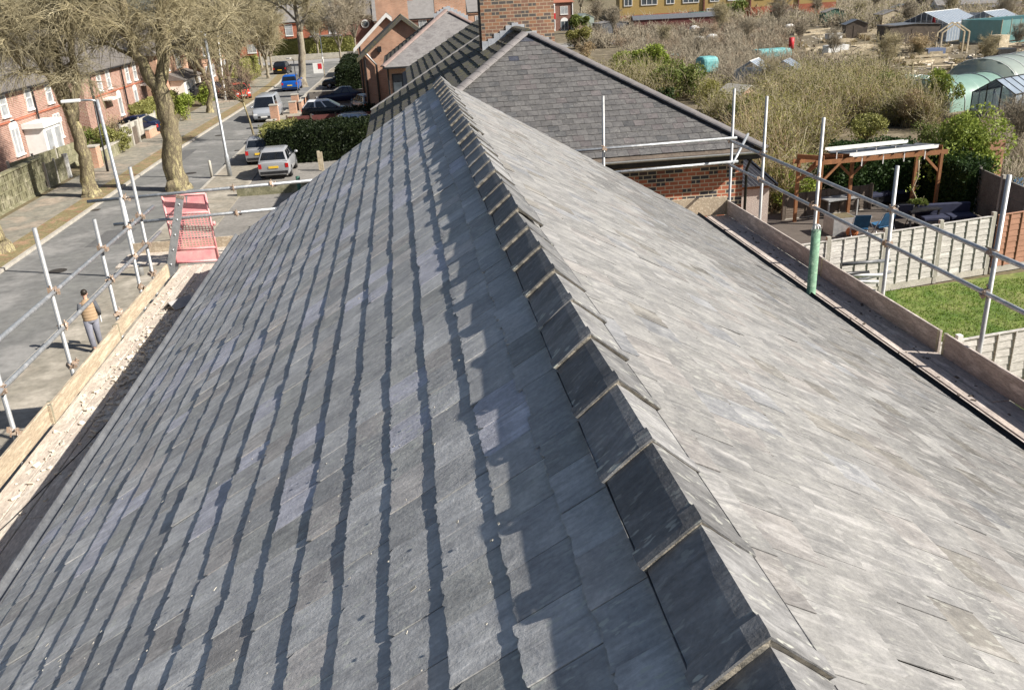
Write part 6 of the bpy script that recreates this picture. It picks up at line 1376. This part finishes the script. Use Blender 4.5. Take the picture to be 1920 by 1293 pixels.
def greenhouse(label, x, y, lx, ly, he, hr, rz, panem, framem, roofm=None, name='greenhouse'):
    t = thing(name, label, 'greenhouse', (x, y, 0)); g = MB()
    g.box(-lx/2, lx/2, -ly/2, ly/2, .02, he); g.build('wall_panes', M[panem], t, world=False)
    for s in (-1, 1): b = MB(); b.prism([(0, -ly/2, hr), (s*lx/2, -ly/2, he), (s*lx/2, -ly/2, he-.02), (0, -ly/2, hr-.02)], (0, ly, 0)); b.build('roof_panes', M[(roofm or panem) if s < 0 else panem], t, world=False)
    f = MB(); n = max(2, int(ly/.7)); m = max(2, int(lx/.7))
    for i in range(n+1):
        yy = -ly/2+ly*i/n
        for s in (-1, 1): f.beam((s*lx/2, yy, 0), (s*lx/2, yy, he), .05, .05); f.beam((s*lx/2, yy, he), (0, yy, hr), .05, .05)
    for i in range(m+1):
        xx = -lx/2+lx*i/m
        for s in (-1, 1): f.beam((xx, s*ly/2, 0), (xx, s*ly/2, he+(hr-he)*(1-abs(xx)/(lx/2))), .05, .05)
    for a in ((-lx/2, he), (lx/2, he), (0, hr)): f.beam((a[0], -ly/2, a[1]), (a[0], ly/2, a[1]), .07, .07)
    f.build('frame', M[framem], t, world=False); t.rotation_euler = (0, 0, rz); return t
p = G(1905, 232); greenhouse('blue glazed greenhouse roof at the right edge before the netting', p.x+.6, p.y+2, 2.6, 3.4, 1.7, 2.5, math.radians(-62), 'pane', 'black_pl', 'pane_b')
greenhouse('blue and green roofed greenhouse with white gable frames far right', P_gh.x-.5, P_gh.y+3, 6.5, 9, 2.2, 3.6, math.radians(-58), 'pane', 'white_pl', 'pane_b')
greenhouse('clear greenhouse with pale gables right of the blue roofed one', P_gh.x+6, P_gh.y+1.5, 5, 6, 2.2, 3.3, math.radians(-58), 'pane', 'white_pl')
greenhouse('small leaning frame greenhouse with broken white bars behind the olive scrub', P_cold.x, P_cold.y+1, 2.6, 3.2, 1.5, 2.3, math.radians(-35), 'pane', 'white_pl', 'pane')
greenhouse('second small glass frame beside the broken white barred one', P_cold.x+3.6, P_cold.y+2.5, 2.4, 3.0, 1.3, 2.0, math.radians(-35), 'pane', 'alu', 'pane')
ncg = thing('net_cage', 'large teal netted fruit cage at the far right edge', 'net cage', (P_bn.x+3.0, P_bn.y+3, 0)); b = MB(); rr = random.Random(9); lx, ly, hh = 12, 6, 2.7
pts_ = lambda z: [(-lx/2, -ly/2, z), (lx/2, -ly/2, z), (lx/2, ly/2, z), (-lx/2, ly/2, z)]
b.loft([pts_(.02), pts_(hh)], caps=False); n = 12
for i in range(n):
    x0 = -lx/2+lx*i/n; x1 = x0+lx/n; sg_ = .22+.1*rr.random(); b.add([(x0, -ly/2, hh), (x1, -ly/2, hh), (x1, ly/2, hh), (x0, ly/2, hh), ((x0+x1)/2, 0, hh-sg_)], [(0, 1, 4), (1, 2, 4), (2, 3, 4), (3, 0, 4)])
b.build('netting', M['teal'], ncg, world=False)
for i in range(9):
    for s in (-1, 1): b = MB(); b.tube([(-lx/2+lx*i/8, s*ly/2, 0), (-lx/2+lx*i/8, s*ly/2, hh+.1)], .05, 6); b.build('post', M['timber'], ncg, world=False)
ncg.rotation_euler = (0, 0, math.radians(14))
def gbox(name, label, cat_, px, py, lx, ly, h, m, rz=0.0, roof=None, rm='tile_dk', oz=0.0, parts=True):
    p = G(px, py); t = thing(name, label, cat_, (p.x, p.y, oz)); MB().box(-lx/2, lx/2, -ly/2, ly/2, 0, h).build('wall' if roof is not None else 'body', M[m], t, world=False)
    if roof is None and m == 'cyan':
        me = KIDS[t.name][0]; bevel(me, min(lx, ly, h)*.28, 3)
    if roof is not None:
        b = MB()
        for s in (-1, 1): b.prism([(0, -ly/2-.12, h+roof+.03), (s*(lx/2+.15), -ly/2-.12, h-.04), (s*(lx/2+.15), -ly/2-.12, h-.10), (0, -ly/2-.12, h+roof-.03)], (0, ly+.24, 0))
        b.build('roof', M[rm], t, world=False); b = MB()
        if roof > .05:
            for yy in (-ly/2, ly/2): b = MB(); b.prism([(-lx/2, yy-.01, h-.001), (lx/2, yy-.01, h-.001), (0, yy-.01, h+roof-.04)], (0, .02, 0)); b.build('gable', M[m], t, world=False)
        MB().box(-.4, .4, -ly/2-.03, -ly/2, .05, min(1.8, h-.1)).build('door', M['timber_d'], t, world=False)
    t.rotation_euler = (0, 0, rz); return t
gbox('long_shed', 'long low shed with grey blue roof below the yellow building', 'shed', 1265, 56, 4.5, 17, 2.3, 'maroon', math.radians(83), .7, 'gutter')
gbox('garden_shed', 'blue grey flat shed left of the long low shed', 'shed', 1145, 62, 6, 5, 2.0, 'gutter', .1, .3, 'farslate')
gbox('container', 'dark green metal cabinet right of the long low shed', 'cabinet', 1308, 52, 3.2, 2.6, 3.0, 'greenpole', .1)
gbox('brick_hut', 'small orange gabled hut with pale roof edge in the scrub beside the scaffold poles', 'hut', 1384, 208, 2.0, 2.2, 1.3, 'brick_o', .4, .55, 'concrete')
gbox('summer_hut', 'dark timber hut with open veranda left of the blue roofed greenhouse', 'shed', 1700, 80, 6.5, 4, 2.3, 'timber_d', -.1, .1, 'gutter')
gbox('grey_shed', 'pale grey shed with white end wall at the top right', 'shed', 1812, 32, 7, 12, 2.4, 'render_w', math.radians(70), .9, 'farslate')
gbox('dark_shed', 'dark gabled shed left of the pale grey one', 'shed', 1795, 30, 4, 5, 2.3, 'timber_d', .2, .8, 'timber_d')
gbox('lookout_hut', 'dark raised hut box at the top of the plots', 'hut', 1738, 26, 3.6, 3.6, 4.8, 'timber_d', .1, .2, 'timber_d')
gbox('mint_shed', 'pale mint green shed beside the far bay house', 'shed', 1092, 56, 4, 4, 2.6, 'tunnel', .2, .8, 'tunnel')
gbox('water_tank', 'black plastic tank at the right edge beside the log pile', 'tank', 1872, 122, 2.2, 1.6, 1.5, 'black_pl', .2)
gbox('blue_water_tank', 'blue grey flat tank on the planks before the timber arch', 'tank', 1748, 103, 2.2, 1.4, .7, 'pane_b', .1)
gbox('white_box', 'white cold box among the plank beds', 'box', 1562, 78, 2.0, 1.2, 1.1, 'white_pl', .1)
gbox('white_tub', 'white tub with glass side right of the white cold box', 'box', 1566, 103, 2.6, 1.4, 1.1, 'white_pl', .05)
gbox('cyan_cover', 'cyan tarpaulin draped box behind the laurel bush', 'cover', 1325, 138, 2.0, 1.8, 1.7, 'cyan', .2)
gbox('cyan_cover', 'low cyan tarpaulin heap above the broken glass frames', 'cover', 1446, 110, 4.2, 2.2, 1.1, 'cyan', .1)
gbox('teal_cover', 'tiny teal cover left of the draped cyan box', 'cover', 1264, 118, 1.4, 1.2, 1.0, 'cyan', .1)
gbox('crate_stack', 'stack of pale pallets behind the log pile', 'pallet', 1868, 108, 1.4, 1.3, 2.2, 'timber', .3)
gbox('blue_sheet', 'small bright blue sheet at the foot of the glass frames', 'sheet', 1375, 152, 1.5, 1.2, .7, 'blue_paint', .4)
gbox('blue_bag', 'blue plastic bag in the brambles right of the ivy bush', 'bag', 1898, 352, .7, .5, .4, 'blue_f', .4)
for px, py, lab in ((1311, 83, 'white sack on the planks, left of two'), (1335, 78, 'white sack on the planks, right of two'), (1480, 58, 'small white sack far back on the plots'), (1302, 60, 'white sack at the green cabinet')):
    p = G(px, py); b = MB(); b.ball((p.x, p.y, .55), (1.0, .7, .6), 12, 8); tag(b.build('sack', M['white_pl'], smooth=True), lab, 'sack', 'white sacks on the plots')
# timber arch
p = G(1787, 100); ta = thing('timber_arch', 'pale timber arch frame with pitched top before the blue roofed greenhouse', 'arch', (p.x, p.y, 0)); w_ = 1.6
for y in (0, .9):
    for s in (-1, 1): MB().box(s*w_-.08, s*w_+.08, y-.08, y+.08, 0, 2.2).build('post', M['timber'], ta, world=False); MB().beam((s*w_, y, 2.2), (0, y, 3.2), .12, .14).build('rafter', M['timber'], ta, world=False)
# red parasol, closed
p = G(1746, 76); rp = thing('closed_parasol', 'closed red and white parasol beside the dark timber hut', 'parasol', (p.x, p.y, 0)); b = MB(); b.tube([(0, 0, 0), (0, 0, 3.4)], .04, 6); b.build('pole', M['timber'], rp, world=False); b = MB(); b.tube([(0, 0, 1.2), (0, 0, 2.4), (0, 0, 3.3)], [.34, .24, .05], 10); b.build('canopy', M['signred'], rp, True, world=False)
p = G(1483, 92); b = MB(); b.tube([(p.x, p.y, 0), (p.x, p.y, 1.4)], [.35, .35], 10); tag(b.build('red_drum', M['signred'], smooth=True), 'red drum standing in the grey thicket', 'drum')
# post and rail fence
a = G(1600, 158); c_ = G(1818, 150); prf = thing('rail_fence', 'rough pole rail fence crossing the plots behind the bamboo', 'fence', tuple((a+c_)/2)); z0, z1 = 1.1, 1.35
for k in range(7): p = a+(c_-a)*k/6; MB().beam((p.x, p.y, 0), (p.x, p.y, 1.3), .12, .12).build('post', M['timber'], prf)
MB().tube([a+Vector((-1, 0, 1.05)), a+(c_-a)*.5+Vector((0, 0, 1.2)), c_+Vector((.4, 0, 1.25))], .06, 8).build('rail', M['timber'], prf, True)
for k, m in enumerate(('tape', 'timber', 'pane_b', 'galv', 'black_pl')):
    p = c_+Vector((.6+.55*k, .1*k, 0)); gp_b = MB().box(p.x-.16, p.x+.16, p.y-.05, p.y+.05, 0, 1.5); tag(gp_b.build('board', M[m]), ['yellow post board at the end of the rail fence', 'timber board beside the yellow post', 'dark blue board between the yellow post and the polytunnel', 'pale grey board leaning by the polytunnel', 'black board against the polytunnel end'][k], 'board')
# plank beds: stacked boards on the plots
rb_ = random.Random(31)
for k in range(26):
    px, py = rb_.uniform(1500, 1720), rb_.uniform(98, 128); p = G(px, py); a = rb_.uniform(-.25, .35)+.15; ln = rb_.uniform(1.8, 4.2); d = Vector((math.cos(a), math.sin(a), 0)); z = rb_.uniform(.25, .75)
    b = MB(); b.beam(p+Vector((0, 0, z)), p+d*ln+Vector((0, 0, z)), .05, .2); b.beam(p+Vector((0, 0, z)), p, .06, .06); b.beam(p+d*ln+Vector((0, 0, z)), p+d*ln, .06, .06)
    tag(b.build('bed_plank', M['timber']), 'pale plank edging a raised bed in the middle of the plots', 'plank', 'plank edges of the raised beds')
for k in range(9):
    px, py = rb_.uniform(1500, 1660), rb_.uniform(60, 82); p = G(px, py); a = rb_.uniform(-.1, .3); d = Vector((math.cos(a), math.sin(a), 0)); b = MB(); b.beam(p+Vector((0, 0, .6)), p+d*rb_.uniform(3, 6)+Vector((0, 0, .7)), .12, .22); tag(b.build('far_plank', M['timber']), 'long pale timber lying far back on the plots', 'plank', 'long timbers on the far plots')
for k in range(46):
    px, py = rb_.uniform(1400, 1900), rb_.uniform(45, 140); p = G(px, py); b = MB(); h = rb_.uniform(1.0, 2.2); b.tube([(p.x, p.y, 0), (p.x+rb_.uniform(-.1, .1), p.y, h)], .045, 6); tag(b.build('stake', M['timber']), 'thin upright stake standing among the allotment plots', 'stake', 'stakes among the allotment plots')
for k in range(22):
    p = G(rb_.uniform(1868, 1918), rb_.uniform(96, 108)); a = rb_.uniform(-.5, .5); d = Vector((math.cos(a), math.sin(a), rb_.uniform(-.05, .1))); z = rb_.uniform(.3, 1.2); b = MB(); b.beam(p+Vector((0, 0, z)), p+d*rb_.uniform(1.5, 3)+Vector((0, 0, z)), .2, .08); tag(b.build('log_plank', M['timber' if k % 2 else 'timber_d']), 'split timber in the pile at the right edge', 'timber', 'split timbers in the pile')
# flower stems and litter on the soil read as one mass
lt2 = MB()
for _ in range(700):
    px, py = rb_.uniform(1400, 1920), rb_.uniform(35, 150); p = G(px, py); s = rb_.uniform(.08, .3); lt2.obox((p.x, p.y, s*.3), (s*rb_.uniform(1, 3), s, s*.5), Matrix.Rotation(rb_.uniform(0, 6), 3, 'Z'))
tag(lt2.build('plot_litter', M['rubble']), 'pale litter, pots and boards strewn over the allotment plots', 'litter', kind='stuff')

for i, (px, py, w__, h__, m, lab) in enumerate(((1430, 300, 2.6, 2.0, 'olive', 'olive bush directly behind the tallest corner scaffold pole'), (1400, 250, 2.8, 2.4, 'green_m', 'mid green bush past the end of the right hip tiles'), (1500, 260, 3.0, 2.2, 'green_m', 'mid green mound in the olive scrub behind the pergola left end'), (1590, 225, 3.2, 2.3, 'olive', 'olive mound in the scrub behind the white gutters'),
    (1640, 205, 3.4, 2.6, 'green_m', 'green willow mound left of the feathery reeds'), (1340, 215, 3.4, 2.6, 'olive', 'tall olive bush right of the laurel'), (1540, 180, 3.4, 2.4, 'hedge_l', 'yellow green bush in the middle of the scrub'), (1450, 220, 3.0, 2.4, 'tan', 'dry tan bush right of the orange hut'), (1620, 270, 2.4, 1.8, 'hedge_l', 'yellow green bush just behind the pergola back beam'), (1100, 110, 3.0, 2.4, 'tan', 'dry brown bush left of the lime bushes'), (1860, 330, 1.8, 1.5, 'green_m', 'low green bush at the foot of the orange panel'))):
    bush('scrub_bush', lab, bp(px, py), w__, w__*.85, h__, m, 600+i, 3000, .065, stems=70)

for k in range(22):
    px, py = rb_.uniform(1480, 1730), rb_.uniform(60, 132); p = G(px, py); a = rb_.uniform(-.2, .3); ln = rb_.uniform(2.5, 5); d = Vector((math.cos(a), math.sin(a), 0)); e = Vector((-d.y, d.x, 0))*rb_.uniform(1.0, 1.6); t = thing('raised_bed', 'timber edged raised bed of dark soil on the allotment plots', 'raised bed', tuple(p), 'raised beds on the plots')
    b = MB()
    for q0, q1 in ((p, p+d*ln), (p+e, p+e+d*ln), (p, p+e), (p+d*ln, p+e+d*ln)): b.beam(q0+Vector((0, 0, .22)), q1+Vector((0, 0, .22)), .06, .40)
    b.build('edging', M['timber'], t); b = MB(); b.poly([p+Vector((0, 0, .33)), p+d*ln+Vector((0, 0, .33)), p+e+d*ln+Vector((0, 0, .33)), p+e+Vector((0, 0, .33))]); b.build('bed_soil', M['soil'], t)
for k, (px, py, lx, ly, h, m, rm) in enumerate(((1600, 72, 3, 2.4, 2.0, 'timber_d', 'gutter'), (1665, 52, 4, 3, 2.2, 'timber', 'farslate'), (1690, 38, 4, 3, 2.3, 'maroon', 'gutter'), (1560, 45, 4, 3, 2.2, 'greenpole', 'farslate'), (1470, 42, 5, 3, 2.3, 'timber_d', 'redtile'), (1890, 40, 5, 4, 2.4, 'timber_d', 'farslate'), (1830, 60, 3, 3, 2.0, 'timber', 'gutter'))):
    gbox('plot_shed', ['small dark shed with grey lid roof left of the raised beds', 'pale timber shed behind the dark veranda hut', 'maroon shed far back beyond the veranda hut', 'green shed below the right end of the yellow building', 'dark shed with red roof left of the green one', 'dark shed at the right edge behind the net cage', 'pale shed right of the blue roofed greenhouse'][k], 'shed', px, py, lx, ly, h, m, rb_.uniform(-.3, .3), .6, rm)
M['patch'] = mat('asphalt_repair', (.10, .10, .10), (.13, .13, .128), 1.5, .9, fine=.2); M['iron'] = mat('iron_cover', (.06, .055, .05), (.09, .08, .07), 20, .6, .5)
for (x0, x1, y0, y1) in ((-14.3, -12.9, 36.5, 39.4), (-15.9, -14.9, 56, 62), (-13.0, -12.0, 78, 88), (-15.6, -14.2, 26, 27.2)): sheet('road_patch', [(x0, y0), (x1, y0+.15), (x1-.05, y1), (x0+.1, y1-.1)], .004, M['patch'])
for i, (x, y) in enumerate(((-14.2, 33.2), (-13.4, 52.5), (-14.6, 68.0))): b = MB(); b.tube([(x, y, .001), (x, y, .012)], [.33, .33], 18); tag(b.build('manhole_cover', M['iron']), ['round iron manhole cover in the road nearest the scaffold', 'round iron manhole cover in the road level with the silver hatchback', 'round iron manhole cover in the road just before the van'][i], 'manhole cover')
for i, (x, y) in enumerate(((-11.95, 36), (-16.15, 44), (-11.95, 60))): tag(MB().box(x-.2, x+.2, y-.2, y+.2, .0, .012).build('drain_grate', M['iron']), ['square drain grate at the near right kerb', 'square drain grate at the left kerb between the two big trunks', 'square drain grate at the right kerb beside the sapling'][i], 'drain')
